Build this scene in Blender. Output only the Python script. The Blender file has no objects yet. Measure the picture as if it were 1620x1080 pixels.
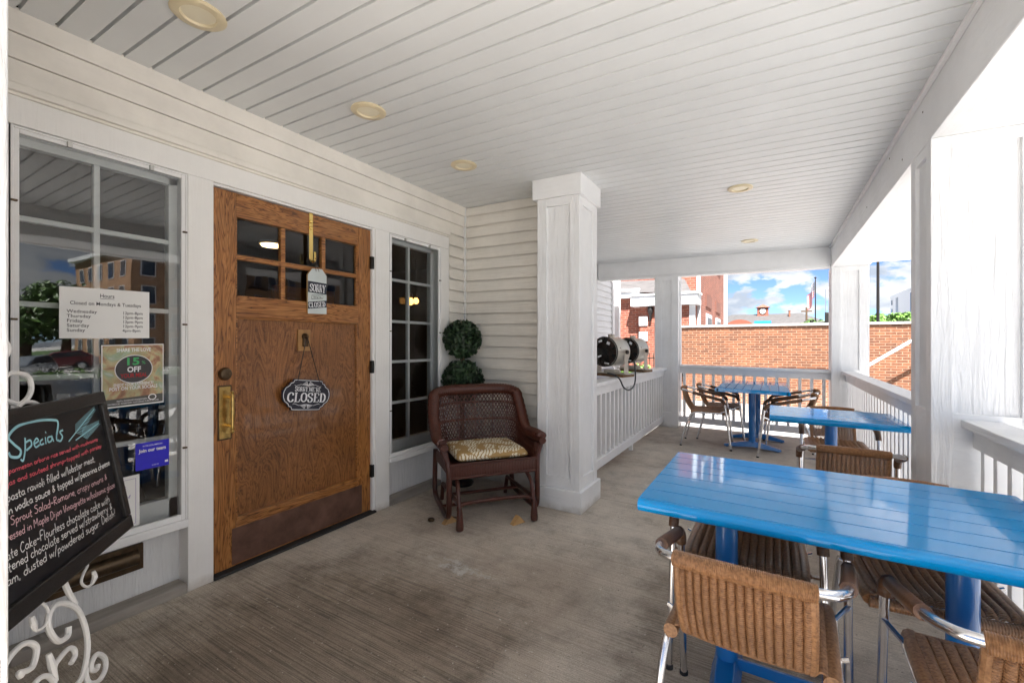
import bpy, math, random
from mathutils import Vector, Matrix
R = math.radians
rnd = random.Random(7)
K = .0157                      # the porch falls this much per metre away from the house, for drainage
C = bpy.context.scene.collection
sc = bpy.context.scene

# ------------------------------------------------------------------ camera
CAMP = Vector((2.48, 0, 1.22)); F = 705.; HY = 543.
TH = math.atan(412 / F)
FW = Vector((-math.sin(TH), math.cos(TH), 0)); RT = Vector((math.cos(TH), math.sin(TH), 0))
cd = bpy.data.cameras.new('camera'); cam = bpy.data.objects.new('camera', cd); C.objects.link(cam)
cam.location = CAMP; cam.rotation_euler = (R(90), 0, TH)
cd.sensor_width = 36; cd.lens = F / 1620 * 36; cd.shift_y = (HY - 540) / 1620; cd.clip_start = .02; cd.clip_end = 2000
sc.camera = cam

def ray(u, v): return FW * F + RT * (u - 810) + Vector((0, 0, HY - v))
def at_y(u, v, y):             # measured point of the photograph on a plane of known depth
    d = ray(u, v); return CAMP + d * ((y - CAMP.y) / d.y)

# ------------------------------------------------------------------ mesh builder
class MB:
    def __init__(s): s.v = []; s.f = []; s.m = []; s.mi = 0
    def add(s, vs, fs):
        o = len(s.v); s.v += [Vector(p) for p in vs]; s.f += [tuple(i + o for i in f) for f in fs]; s.m += [s.mi] * len(fs); return s
    def box(s, x0, x1, y0, y1, z0, z1, M=None):
        vs = [Vector((x, y, z)) for x in (x0, x1) for y in (y0, y1) for z in (z0, z1)]
        if M: vs = [M @ p for p in vs]
        return s.add(vs, [(0, 1, 3, 2), (4, 6, 7, 5), (0, 4, 5, 1), (2, 3, 7, 6), (0, 2, 6, 4), (1, 5, 7, 3)])
    def quad(s, a, b, c, d): return s.add([a, b, c, d], [(0, 1, 2, 3)])
    def tube(s, pts, r, seg=8, closed=False, flat=None):
        pts = [Vector(p) for p in pts]; n = len(pts)
        rs = r if isinstance(r, (list, tuple)) else [r] * n
        tang = []
        for i in range(n):
            a = pts[(i - 1) % n] if (closed or i) else pts[i]; b = pts[(i + 1) % n] if (closed or i < n - 1) else pts[i]
            tang.append((b - a).normalized() if (b - a).length > 1e-9 else Vector((0, 0, 1)))
        t0 = tang[0]; ref = Vector(flat) if flat else (Vector((0, 0, 1)) if abs(t0.z) < .9 else Vector((1, 0, 0)))
        nn = (ref - t0 * ref.dot(t0)).normalized(); vs = []
        for i in range(n):
            t = tang[i]; nn = nn - t * nn.dot(t)
            nn = nn.normalized() if nn.length > 1e-6 else t.orthogonal().normalized()
            bb = t.cross(nn)
            for k in range(seg):
                a = 2 * math.pi * (k + .5) / seg; vs.append(pts[i] + (nn * math.cos(a) + bb * math.sin(a)) * rs[i])
        fs = []
        for i in range(n if closed else n - 1):
            for k in range(seg):
                a = i * seg + k; b = i * seg + (k + 1) % seg; j = ((i + 1) % n) * seg
                fs.append((a, b, j + (k + 1) % seg, j + k))
        if not closed: fs += [tuple(reversed(range(seg))), tuple((n - 1) * seg + k for k in range(seg))]
        return s.add(vs, fs)
    def lathe(s, prof, o, axis=(0, 0, 1), seg=24, caps=True):
        ax = Vector(axis).normalized(); u = ax.orthogonal().normalized(); w = ax.cross(u); o = Vector(o); vs = []; fs = []
        for r, h in prof:
            for k in range(seg):
                a = 2 * math.pi * k / seg; vs.append(o + ax * h + (u * math.cos(a) + w * math.sin(a)) * r)
        for i in range(len(prof) - 1):
            for k in range(seg): fs.append((i * seg + k, i * seg + (k + 1) % seg, (i + 1) * seg + (k + 1) % seg, (i + 1) * seg + k))
        if caps: fs += [tuple(reversed(range(seg))), tuple((len(prof) - 1) * seg + k for k in range(seg))]
        return s.add(vs, fs)
    def prism(s, poly, fn, d):           # 2-D outline mapped by fn(a,b,c) and given thickness d
        n = len(poly); vs = [fn(a, b, 0) for a, b in poly] + [fn(a, b, d) for a, b in poly]
        return s.add(vs, [tuple(range(n)), tuple(reversed(range(n, 2 * n)))] + [(i, i + n, (i + 1) % n + n, (i + 1) % n) for i in range(n)])
    def build(s, name, mats, parent=None, shear=True, bevel=0, sharp=38, flatshade=False):
        org = Vector(ORG.get(parent, (0, 0, 0))) if parent else Vector((0, 0, 0))
        me = bpy.data.meshes.new(name)
        vs = [Vector((p.x, p.y, p.z - K * p.x)) for p in s.v] if shear else s.v
        me.from_pydata([tuple(p - org) for p in vs], [], s.f)
        for m in (mats if isinstance(mats, (list, tuple)) else [mats]): me.materials.append(m)
        if isinstance(mats, (list, tuple)): me.polygons.foreach_set('material_index', s.m)
        me.update()
        if not flatshade:
            me.polygons.foreach_set('use_smooth', [True] * len(me.polygons)); me.set_sharp_from_angle(angle=R(sharp))
        o = bpy.data.objects.new(name, me); C.objects.link(o)
        if bevel:
            b = o.modifiers.new('Bevel', 'BEVEL'); b.width = bevel; b.segments = 2; b.limit_method = 'ANGLE'; b.angle_limit = R(50); b.harden_normals = False
        if parent: o.parent = parent; ORG[o] = tuple(org)
        return o
ORG = {}
def recalc(o):
    import bmesh
    bm = bmesh.new(); bm.from_mesh(o.data); bmesh.ops.recalc_face_normals(bm, faces=bm.faces); bm.to_mesh(o.data); bm.free(); return o
def tag(o, label, cat, group=None, kind=None):
    if label: o['label'] = label
    if cat: o['category'] = cat
    if group: o['group'] = group
    if kind: o['kind'] = kind
    return o
def thing(name, label, cat, loc=(0, 0, 0), group=None, shear=True):
    o = bpy.data.objects.new(name, None); C.objects.link(o); o.empty_display_size = .1
    l = Vector(loc)
    if shear: l.z -= K * l.x
    o.location = l; ORG[o] = tuple(l); return tag(o, label, cat, group)
def copy_tree(o, parent=None):
    c = o.copy(); C.objects.link(c)
    if parent: c.parent = parent
    for ch in list(o.children): copy_tree(ch, c)
    return c
def place(o, x, y, rot, z=0, label=None):
    o.location = (x, y, z - K * x); o.rotation_euler = (0, 0, R(rot))
    if label: o['label'] = label
    return o
def smooth_path(pts, n=6, closed=False):        # Catmull-Rom
    P = [Vector(p) for p in pts]; out = []; m = len(P)
    for i in range(m if closed else m - 1):
        g = (lambda j: P[j % m]) if closed else (lambda j: P[max(0, min(m - 1, j))])
        a, b, c, d = g(i - 1), g(i), g(i + 1), g(i + 2)
        for k in range(n):
            t = k / n; out.append(.5 * ((2 * b) + (c - a) * t + (2 * a - 5 * b + 4 * c - d) * t * t + (3 * b - a - 3 * c + d) * t ** 3))
    if not closed: out.append(P[-1])
    return out

# ------------------------------------------------------------------ materials
class NT:
    def __init__(s, name):
        s.m = bpy.data.materials.new(name); s.m.use_nodes = True; s.t = s.m.node_tree; s.p = s.t.nodes['Principled BSDF']; s._c = None
    def n(s, typ, **kw):
        nd = s.t.nodes.new(typ)
        for k, v in kw.items():
            if k in nd.inputs: nd.inputs[k].default_value = v
            else: setattr(nd, k, v)
        return nd
    def l(s, a, b): s.t.links.new(a, b)
    def co(s, scale=(1, 1, 1), rot=(0, 0, 0)):
        if not s._c: s._c = s.n('ShaderNodeTexCoord')
        mp = s.n('ShaderNodeMapping'); mp.inputs['Scale'].default_value = scale; mp.inputs['Rotation'].default_value = rot
        s.l(s._c.outputs['Object'], mp.inputs[0]); return mp.outputs[0]
    def noise(s, vec, scale, detail=4, rough=.55, dist=0):
        nd = s.n('ShaderNodeTexNoise'); nd.inputs['Scale'].default_value = scale; nd.inputs['Detail'].default_value = detail
        nd.inputs['Roughness'].default_value = rough; nd.inputs['Distortion'].default_value = dist; s.l(vec, nd.inputs['Vector']); return nd.outputs['Fac']
    def ramp(s, fac, stops):
        nd = s.n('ShaderNodeValToRGB'); e = nd.color_ramp.elements
        while len(e) < len(stops): e.new(.5)
        for el, (p, c) in zip(e, stops):
            el.position = p; el.color = (c, c, c, 1) if isinstance(c, (int, float)) else (*c, 1)
        s.l(fac, nd.inputs[0]); return nd.outputs[0]
    def mix(s, fac, a, b, mode='MIX'):
        nd = s.n('ShaderNodeMix', data_type='RGBA', blend_type=mode)
        for i, v in ((0, fac), (6, a), (7, b)):
            if hasattr(v, 'node'): s.l(v, nd.inputs[i])
            else: nd.inputs[i].default_value = v if i == 0 else (*v, 1)
        return nd.outputs[2]
    def math(s, op, a, b=0):
        nd = s.n('ShaderNodeMath', operation=op)
        for i, v in ((0, a), (1, b)):
            if hasattr(v, 'node'): s.l(v, nd.inputs[i])
            else: nd.inputs[i].default_value = v
        return nd.outputs[0]
    def xyz(s, vec):
        nd = s.n('ShaderNodeSeparateXYZ'); s.l(vec, nd.inputs[0]); return nd.outputs
    def bump(s, h, dist=.002, strength=1, prev=None):
        nd = s.n('ShaderNodeBump'); nd.inputs['Distance'].default_value = dist; nd.inputs['Strength'].default_value = strength; s.l(h, nd.inputs['Height'])
        if prev: s.l(prev, nd.inputs['Normal'])
        s.l(nd.outputs[0], s.p.inputs['Normal']); return nd.outputs[0]
    def base(s, c):
        if hasattr(c, 'node'): s.l(c, s.p.inputs['Base Color'])
        else: s.p.inputs['Base Color'].default_value = (*c, 1)
    def set(s, rough=.5, metal=0, coat=0, spec=.5):
        s.p.inputs['Roughness'].default_value = rough; s.p.inputs['Metallic'].default_value = metal; s.p.inputs['Coat Weight'].default_value = coat
        s.p.inputs['Coat Roughness'].default_value = .06; s.p.inputs['Specular IOR Level'].default_value = spec; return s
def plain(name, col, rough=.5, metal=0, coat=0, var=.12, vs=9, bump=0, bs=60, stretch=(1, 1, 1)):
    t = NT(name).set(rough, metal, coat); v = t.co(stretch)
    n = t.noise(v, vs); lo = tuple(c * (1 - var) for c in col); hi = tuple(min(1, c * (1 + var * .6)) for c in col)
    t.base(t.ramp(n, [(.3, lo), (.7, hi)]))
    if bump: t.bump(t.noise(v, bs, 5), bump)
    return t.m
def painted_wood(name, col, stretch, grain=.0012, rough=.45, darkening=.1):
    t = NT(name).set(rough); v = t.co(stretch)
    g = t.noise(v, 40, 5, .6, 1.2)
    big = t.noise(t.co(), 2.3, 5, .65)
    c = t.ramp(big, [(.28, tuple(x * (1 - darkening) for x in col)), (.6, col)])
    fl = t.ramp(t.noise(t.co(), 26, 3), [(.2, .75), (.27, 1.)])
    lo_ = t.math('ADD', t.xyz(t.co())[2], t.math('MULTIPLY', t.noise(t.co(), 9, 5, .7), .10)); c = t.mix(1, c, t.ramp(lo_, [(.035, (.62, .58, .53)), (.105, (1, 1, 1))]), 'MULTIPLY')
    t.base(t.mix(.22, c, fl, 'MULTIPLY')); t.bump(t.ramp(g, [(.35, 0.), (.62, 1.)]), grain, .8); return t.m
W = painted_wood
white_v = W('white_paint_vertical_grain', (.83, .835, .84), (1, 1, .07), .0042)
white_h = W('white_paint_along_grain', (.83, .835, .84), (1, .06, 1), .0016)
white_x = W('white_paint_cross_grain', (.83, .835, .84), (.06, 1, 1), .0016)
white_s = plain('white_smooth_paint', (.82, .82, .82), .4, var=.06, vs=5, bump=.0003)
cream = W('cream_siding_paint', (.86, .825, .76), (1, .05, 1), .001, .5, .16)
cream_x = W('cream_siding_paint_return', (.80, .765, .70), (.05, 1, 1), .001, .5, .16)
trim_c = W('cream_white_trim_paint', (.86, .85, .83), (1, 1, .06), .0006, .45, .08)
vinyl = plain('ceiling_vinyl', (.71, .725, .73), .42, var=.04, vs=3, bump=.0004, bs=160)
lampcream = plain('aged_lamp_plastic', (.70, .60, .40), .35, var=.1)
lamplens = plain('lamp_lens', (.80, .73, .55), .3, var=.05)

def concrete():
    t = NT('broomed_concrete').set(.82); p = t.co(); x, y, z = t.xyz(p)
    lines = t.noise(t.co((2.2, 150, 1), (0, 0, R(-5))), 1.0, 4, .7)
    st = t.noise(p, .8, 7, .6); grit = t.noise(p, 230, 2); blot = t.noise(p, 4.2, 8, .72)
    c = t.ramp(st, [(.36, (.40, .335, .275)), (.5, (.51, .45, .38)), (.66, (.61, .555, .485))])
    # darker patch in front of the door, and a second darker lane under the tables
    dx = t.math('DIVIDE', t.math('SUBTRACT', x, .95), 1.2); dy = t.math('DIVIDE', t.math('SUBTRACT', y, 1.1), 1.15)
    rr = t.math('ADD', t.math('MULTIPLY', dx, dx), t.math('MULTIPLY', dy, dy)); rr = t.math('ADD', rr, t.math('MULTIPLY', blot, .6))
    front_dark = t.ramp(rr, [(.45, 1.), (1.5, 0.)])
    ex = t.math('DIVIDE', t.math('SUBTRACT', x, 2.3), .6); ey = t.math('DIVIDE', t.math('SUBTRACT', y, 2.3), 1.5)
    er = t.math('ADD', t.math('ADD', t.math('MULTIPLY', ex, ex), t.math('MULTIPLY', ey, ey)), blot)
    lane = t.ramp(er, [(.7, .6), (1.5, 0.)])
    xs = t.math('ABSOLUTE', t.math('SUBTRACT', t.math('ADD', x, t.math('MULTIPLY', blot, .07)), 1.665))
    strip = t.ramp(xs, [(.03, .75), (.10, 0.)])                     # paler band running along y
    darkening = t.math('MULTIPLY', t.math('MAXIMUM', front_dark, lane), t.math('SUBTRACT', 1, strip))
    c = t.mix(darkening, c, t.mix(1, c, (.50, .45, .405), 'MULTIPLY'))
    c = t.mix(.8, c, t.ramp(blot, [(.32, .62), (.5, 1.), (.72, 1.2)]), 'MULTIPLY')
    lc = t.math('ADD', .30, t.math('MULTIPLY', darkening, .48))
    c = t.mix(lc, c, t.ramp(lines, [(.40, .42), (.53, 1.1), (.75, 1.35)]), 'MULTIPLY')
    # pale scuffed salt marks
    sx = t.math('DIVIDE', t.math('SUBTRACT', x, .98), .42); sy = t.math('DIVIDE', t.math('SUBTRACT', y, 1.98), .17)
    sr = t.math('ADD', t.math('MULTIPLY', sx, sx), t.math('MULTIPLY', sy, sy)); sr = t.math('ADD', sr, t.math('MULTIPLY', t.noise(p, 14, 5, .7), 1.7))
    c = t.mix(t.ramp(sr, [(.75, .75), (1.25, 0.)]), c, (.58, .57, .55))
    pit = t.ramp(t.noise(p, 75, 2, .5), [(.68, 1.), (.74, .45)]); c = t.mix(1, c, pit, 'MULTIPLY')
    fleck = t.ramp(t.noise(p, 60, 1, .5), [(.73, 0.), (.77, .55)]); c = t.mix(fleck, c, (.70, .66, .58))
    t.base(t.mix(.5, c, t.ramp(grit, [(.3, .5), (.7, 1.25)]), 'MULTIPLY'))
    b = t.bump(lines, .003, .7); t.bump(grit, .0008, .6, b); return t.m
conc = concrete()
ledge = plain('ledge_concrete', (.33, .30, .27), .85, var=.3, vs=14, bump=.002, stretch=(1, .2, 1))

def oak(name, stretch, lo=(.085, .024, .005), mid=(.30, .112, .026), hi=(.47, .205, .060), rings=5.5, rot=(0, 0, 0), dist=1.6):
    t = NT(name).set(.33, coat=.25); v = t.co(stretch, rot)
    n = t.noise(v, rings, 3, .5, dist)
    bands = t.math('FRACT', t.math('MULTIPLY', n, 9))
    ring = t.ramp(bands, [(0., lo), (.16, mid), (.65, hi), (.97, mid)])
    pores = t.noise(t.co(tuple(q * 9 if q > .3 else q * 2.2 for q in stretch), rot), 14, 3)
    big = t.noise(t.co(), 2.2, 3)
    c = t.mix(.55, ring, t.ramp(pores, [(.35, .35), (.58, 1.1)]), 'MULTIPLY')
    t.base(t.mix(.6, c, t.ramp(big, [(.3, .6), (.65, 1.15)]), 'MULTIPLY')); t.bump(pores, .0006, .6); return t.m
oak_v = oak('oak_vertical', (1, 2.6, .30)); oak_h = oak('oak_horizontal', (1, .30, 2.6)); oak_p = oak('oak_veneer_panel', (1, 3.0, .75), (.10, .032, .008), (.215, .083, .024), (.33, .136, .042), 2.9, dist=2.2)
oak_box = plain('light_oak_block', (.40, .21, .075), .5, var=.25, vs=30)
brass = plain('worn_brass', (.58, .40, .14), .28, 1, var=.25, vs=30)
brassb = plain('polished_brass', (.88, .64, .22), .14, 1, var=.08)
brassd = plain('dark_bronze', (.11, .075, .045), .38, .8, var=.3, vs=30)
kick = plain('bronze_kick_plate', (.15, .078, .056), .46, .3, var=.45, vs=9, bump=.0004)
iron = plain('black_iron', (.02, .018, .017), .45, .4)
rubber = plain('black_rubber', (.018, .018, .02), .6)
alu = plain('brushed_aluminium', (.80, .80, .82), .2, 1, var=.06, vs=20)
alud = plain('dull_aluminium', (.60, .60, .58), .38, 1, var=.15, vs=20)
galv = plain('heater_beige_enamel', (.50, .47, .41), .36, .35, var=.12)

def blue_paint(name, col, coat=1., rough=.22):
    t = NT(name).set(rough, coat=coat, spec=.45); n = t.noise(t.co(), 3.5, 3)
    t.base(t.ramp(n, [(.3, tuple(c * .86 for c in col)), (.7, col)]))
    t.bump(t.noise(t.co((1, 1, 1)), 22, 2), .00025, .3)
    rg_ = t.ramp(t.noise(t.co((1, 6, 1)), 7, 6, .75), [(.45, rough), (.75, min(1, rough * 2.2))]); t.l(rg_, t.p.inputs['Roughness']); return t.m
blue = blue_paint('blue_table_enamel', (.0, .29, .70), 0, .05); blued = blue_paint('blue_pedestal_enamel', (.002, .16, .50), .6, .3)

def wicker(name, lo, hi, rough=.5, sc=110):
    t = NT(name).set(rough); n = t.noise(t.co(), sc, 2); b = t.noise(t.co(), 5, 3)
    c = t.ramp(n, [(.3, lo), (.7, hi)]); t.base(t.mix(.5, c, t.ramp(b, [(.3, .6), (.7, 1.15)]), 'MULTIPLY')); t.bump(n, .0005, .5); return t.m
wick = wicker('brown_resin_wicker', (.19, .088, .036), (.40, .21, .098), .38)
wickd = wicker('dark_wicker_sleeve', (.10, .046, .022), (.17, .085, .044), .36)
redw = wicker('dark_red_brown_wicker', (.045, .011, .006), (.105, .027, .014), .45)
redd = plain('dark_red_brown_cane', (.065, .017, .010), .34, var=.3)
def cushion_mat():
    t = NT('leaf_print_cushion').set(.85); v = t.co((1, 1, 1), (0, 0, .4))
    vo = t.n('ShaderNodeTexVoronoi', feature='F1'); vo.inputs['Scale'].default_value = 17; t.l(t.co((1, .55, 1), (.2, .1, .8)), vo.inputs['Vector'])
    w = t.n('ShaderNodeTexWave'); w.inputs['Scale'].default_value = 16; w.inputs['Distortion'].default_value = 9; w.inputs['Detail'].default_value = 2; t.l(v, w.inputs['Vector'])
    leaf = t.ramp(vo.outputs['Distance'], [(.56, 1.), (.62, 0.)]); vein = t.ramp(w.outputs['Fac'], [(.22, 0.), (.36, 1.)])
    m = t.math('MULTIPLY', leaf, vein)
    t.base(t.mix(m, (.38, .235, .085), (.74, .69, .54))); t.bump(t.noise(v, 300, 2), .0006, .5); return t.m
cush = cushion_mat()
def leafmat(name, lo, hi, rough=.5):
    t = NT(name).set(rough); g = t.n('ShaderNodeNewGeometry'); t.base(t.ramp(g.outputs['Random Per Island'], [(.1, lo), (.9, hi)])); return t.m
topleaf = leafmat('topiary_leaves', (.007, .018, .006), (.030, .068, .024)); treeleaf = leafmat('tree_leaves', (.03, .07, .012), (.085, .17, .03)); bright = leafmat('bright_shrub_leaves', (.06, .14, .02), (.14, .27, .045))
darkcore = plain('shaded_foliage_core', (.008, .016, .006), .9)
bark = plain('bark', (.10, .06, .035), .9, var=.35, vs=30, bump=.004)
def glass(name, wav=.0015, extra=.0, mul=1.0):
    m = bpy.data.materials.new(name); m.use_nodes = True; t = m.node_tree; t.nodes.clear()
    o = t.nodes.new('ShaderNodeOutputMaterial'); mx = t.nodes.new('ShaderNodeMixShader'); tr = t.nodes.new('ShaderNodeBsdfTransparent'); gl = t.nodes.new('ShaderNodeBsdfGlossy')
    gl.inputs['Roughness'].default_value = .0; fr = t.nodes.new('ShaderNodeFresnel'); fr.inputs['IOR'].default_value = 1.52
    tr.inputs[0].default_value = (.93, .95, .94, 1)
    mu = t.nodes.new('ShaderNodeMath'); mu.operation = 'MULTIPLY_ADD'; mu.inputs[1].default_value = mul; mu.inputs[2].default_value = extra; mu.use_clamp = True
    tc = t.nodes.new('ShaderNodeTexCoord'); no = t.nodes.new('ShaderNodeTexNoise'); no.inputs['Scale'].default_value = 3.2; no.inputs['Detail'].default_value = 1.5
    bp = t.nodes.new('ShaderNodeBump'); bp.inputs['Distance'].default_value = wav; bp.inputs['Strength'].default_value = 1
    L = t.links.new; L(tc.outputs['Object'], no.inputs[0]); L(no.outputs[0], bp.inputs['Height']); L(bp.outputs[0], gl.inputs['Normal'])
    L(fr.outputs[0], mu.inputs[0]); L(mu.outputs[0], mx.inputs[0]); L(tr.outputs[0], mx.inputs[1]); L(gl.outputs[0], mx.inputs[2]); L(mx.outputs[0], o.inputs[0]); return m
storm_dim = glass('sidelight_storm_glass_dim', .0006, .0, 1.0); storm = glass('storm_panel_glass', .0006, .03, 2.2); pane_m = glass('window_pane_glass', .002, .0, .6); doorglass = glass('door_pane_glass', .002, .02)  # sidelight storm glass has its reflection cut down so the pane looks darker
darkglass = plain('dark_window_glass', (.03, .04, .05), .08, var=.2, vs=1)

def brick(name, c1, c2, mortar, bw=.215, bh=.0675, rough=.85, fade=None):
    t = NT(name).set(rough); p = t.co(); x, y, z = t.xyz(p)
    cb = t.n('ShaderNodeCombineXYZ'); t.l(t.math('ADD', x, y), cb.inputs[0]); t.l(z, cb.inputs[1])
    b = t.n('ShaderNodeTexBrick'); b.inputs['Scale'].default_value = 1; b.inputs['Brick Width'].default_value = bw; b.inputs['Row Height'].default_value = bh
    b.inputs['Mortar Size'].default_value = .0075; b.inputs['Mortar Smooth'].default_value = .15; b.inputs['Bias'].default_value = 0
    b.inputs['Color1'].default_value = (*c1, 1); b.inputs['Color2'].default_value = (*c2, 1); b.inputs['Mortar'].default_value = (*mortar, 1)
    t.l(cb.outputs[0], b.inputs['Vector'])
    c = t.mix(.55, b.outputs['Color'], t.ramp(t.noise(p, 1.6, 6, .65), [(.3, .62), (.7, 1.2)]), 'MULTIPLY')
    c = t.mix(.6, c, t.ramp(t.noise(p, 14, 3), [(.3, .5), (.7, 1.25)]), 'MULTIPLY')
    if fade:                                         # older, sootier courses near the coping
        g = t.ramp(t.math('ADD', z, t.math('MULTIPLY', t.noise(p, 3, 4), .25)), [(fade[0], (1, 1, 1)), (fade[1], fade[2])])
        c = t.mix(1, c, g, 'MULTIPLY')
    t.base(c); t.bump(b.outputs['Fac'], -.006, .6); return t.m
brick_o = brick('orange_common_brick', (.285, .118, .056), (.155, .062, .032), (.37, .285, .215), fade=(.75, 1.05, (.68, .58, .50)))
brick_r = brick('red_face_brick', (.26, .068, .036), (.18, .044, .025), (.30, .19, .14), .24, .078)
brick_t = brick('tan_apartment_brick', (.42, .24, .135), (.34, .19, .10), (.40, .28, .19), .4, .16)
lot = plain('pale_lot_concrete', (.40, .39, .38), .9, var=.12, vs=.9, bump=.004)
asph = plain('asphalt', (.075, .075, .075), .9, var=.3, vs=2)
grassm = plain('lawn', (.05, .10, .02), .95, var=.4, vs=4)
shing = plain('grey_shingles', (.085, .08, .08), .9, var=.3, vs=3, stretch=(1, 1, 6))
offw = plain('white_precast', (.58, .59, .60), .7, var=.05)
paperw = plain('white_paper', (.80, .80, .79), .55, var=.03); inkm = plain('black_ink', (.03, .03, .035), .6)
board_m = plain('black_chalkboard', (.014, .014, .017), .42, var=.5, vs=6, stretch=(1, 1, 2)); frame_m = plain('black_stained_frame', (.017, .016, .016), .4, var=.3, bump=.0008, stretch=(1, 1, 9))
chalk_b = plain('light_blue_chalk', (.35, .66, .74), .9); chalk_r = plain('pink_red_chalk', (.75, .13, .17), .9); chalk_w = plain('white_chalk', (.80, .80, .80), .9); chalk_p = plain('pink_chalk', (.80, .52, .56), .9)
ironw = plain('white_wrought_iron', (.86, .855, .84), .35, var=.06, vs=20)
greyp = plain('pale_grey_tag', (.55, .60, .60), .55, var=.1); blackp = plain('black_sign_face', (.006, .008, .022), .3); whitep = plain('white_lettering', (.82, .83, .86), .5)
woodedge = plain('light_wood_edge', (.45, .27, .11), .6)
violet = plain('violet_card', (.03, .025, .55), .3); yellow = plain('yellow_print', (.8, .6, .1), .5); lilac = plain('lilac_ink', (.22, .13, .42), .5)
def poster_mat():
    t = NT('poster_food_print').set(.35); p = t.co(); n = t.noise(p, 9, 4, .6, 1); n2 = t.noise(p, 22, 3)
    c = t.ramp(n, [(.3, (.16, .07, .05)), (.42, (.38, .20, .12)), (.5, (.50, .43, .24)), (.58, (.33, .42, .28)), (.66, (.52, .54, .50))])
    t.base(t.mix(.5, c, t.ramp(n2, [(.3, .55), (.7, 1.25)]), 'MULTIPLY')); return t.m
poster = poster_mat(); dkgrey = plain('dark_grey_print', (.045, .042, .045), .4); greenp = plain('green_print', (.06, .42, .14), .5); redp = plain('red_print', (.40, .012, .018), .5); greyfoot = plain('grey_print_band', (.09, .088, .08), .4)
def emit(name, col, st):
    m = bpy.data.materials.new(name); m.use_nodes = True; p = m.node_tree.nodes['Principled BSDF']; p.inputs['Base Color'].default_value = (*col, 1)
    p.inputs['Emission Color'].default_value = (*col, 1); p.inputs['Emission Strength'].default_value = st; return m
bulb_m = emit('lit_filament_bulb', (1, .42, .09), 1.5); disc_m = emit('lit_ceiling_disc', (1, .72, .36), 1.6)
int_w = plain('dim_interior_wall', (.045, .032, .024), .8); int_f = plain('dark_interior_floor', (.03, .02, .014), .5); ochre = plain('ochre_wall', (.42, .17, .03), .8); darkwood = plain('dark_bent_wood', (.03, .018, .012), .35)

# ------------------------------------------------------------------ text
_tc = {}
def text2d(s, size=1, bold=0, align='CENTER', spacing=1, shear=0):
    k = (s, bold, align, spacing, shear)
    if k not in _tc:
        cu = bpy.data.curves.new('t', 'FONT'); cu.body = s; cu.align_x = align; cu.size = 1; cu.offset = bold; cu.space_character = spacing; cu.shear = shear; cu.resolution_u = 3
        o = bpy.data.objects.new('t', cu); C.objects.link(o)
        me = bpy.data.meshes.new_from_object(o.evaluated_get(bpy.context.evaluated_depsgraph_get()))
        _tc[k] = ([(v.co.x, v.co.y) for v in me.vertices], [tuple(p.vertices) for p in me.polygons])
        bpy.data.objects.remove(o); bpy.data.meshes.remove(me); bpy.data.curves.remove(cu)
    vs, fs = _tc[k]; return [(x * size, y * size) for x, y in vs], fs
def put_text(mb, s, fn, a, b, size, width=None, bold=0, align='CENTER', rot=0, c=.0012, **kw):
    vs, fs = text2d(s, size, bold, align, **kw)
    if not vs: return
    x0 = min(v[0] for v in vs); x1 = max(v[0] for v in vs); sx = width / (x1 - x0) if width else 1
    cr, sr = math.cos(rot), math.sin(rot)
    mb.add([fn(a + (x * sx) * cr - y * sr, b + (x * sx) * sr + y * cr, c) for x, y in vs], fs)
def stroke(mb, pts, fn, w, c=.0012, taper=None):      # flat brush or chalk stroke in the plane of a sign
    P = [Vector((p[0], p[1])) for p in pts]; vs = []; n = len(P)
    for i in range(n):
        t = (P[min(n - 1, i + 1)] - P[max(0, i - 1)]); t = t.normalized() if t.length > 1e-9 else Vector((1, 0)); q = Vector((-t.y, t.x))
        ww = w[i] if isinstance(w, (list, tuple)) else w
        vs += [fn(*(P[i] + q * ww / 2), c), fn(*(P[i] - q * ww / 2), c)]
    mb.add(vs, [(2 * i, 2 * i + 1, 2 * i + 3, 2 * i + 2) for i in range(n - 1)])
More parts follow.
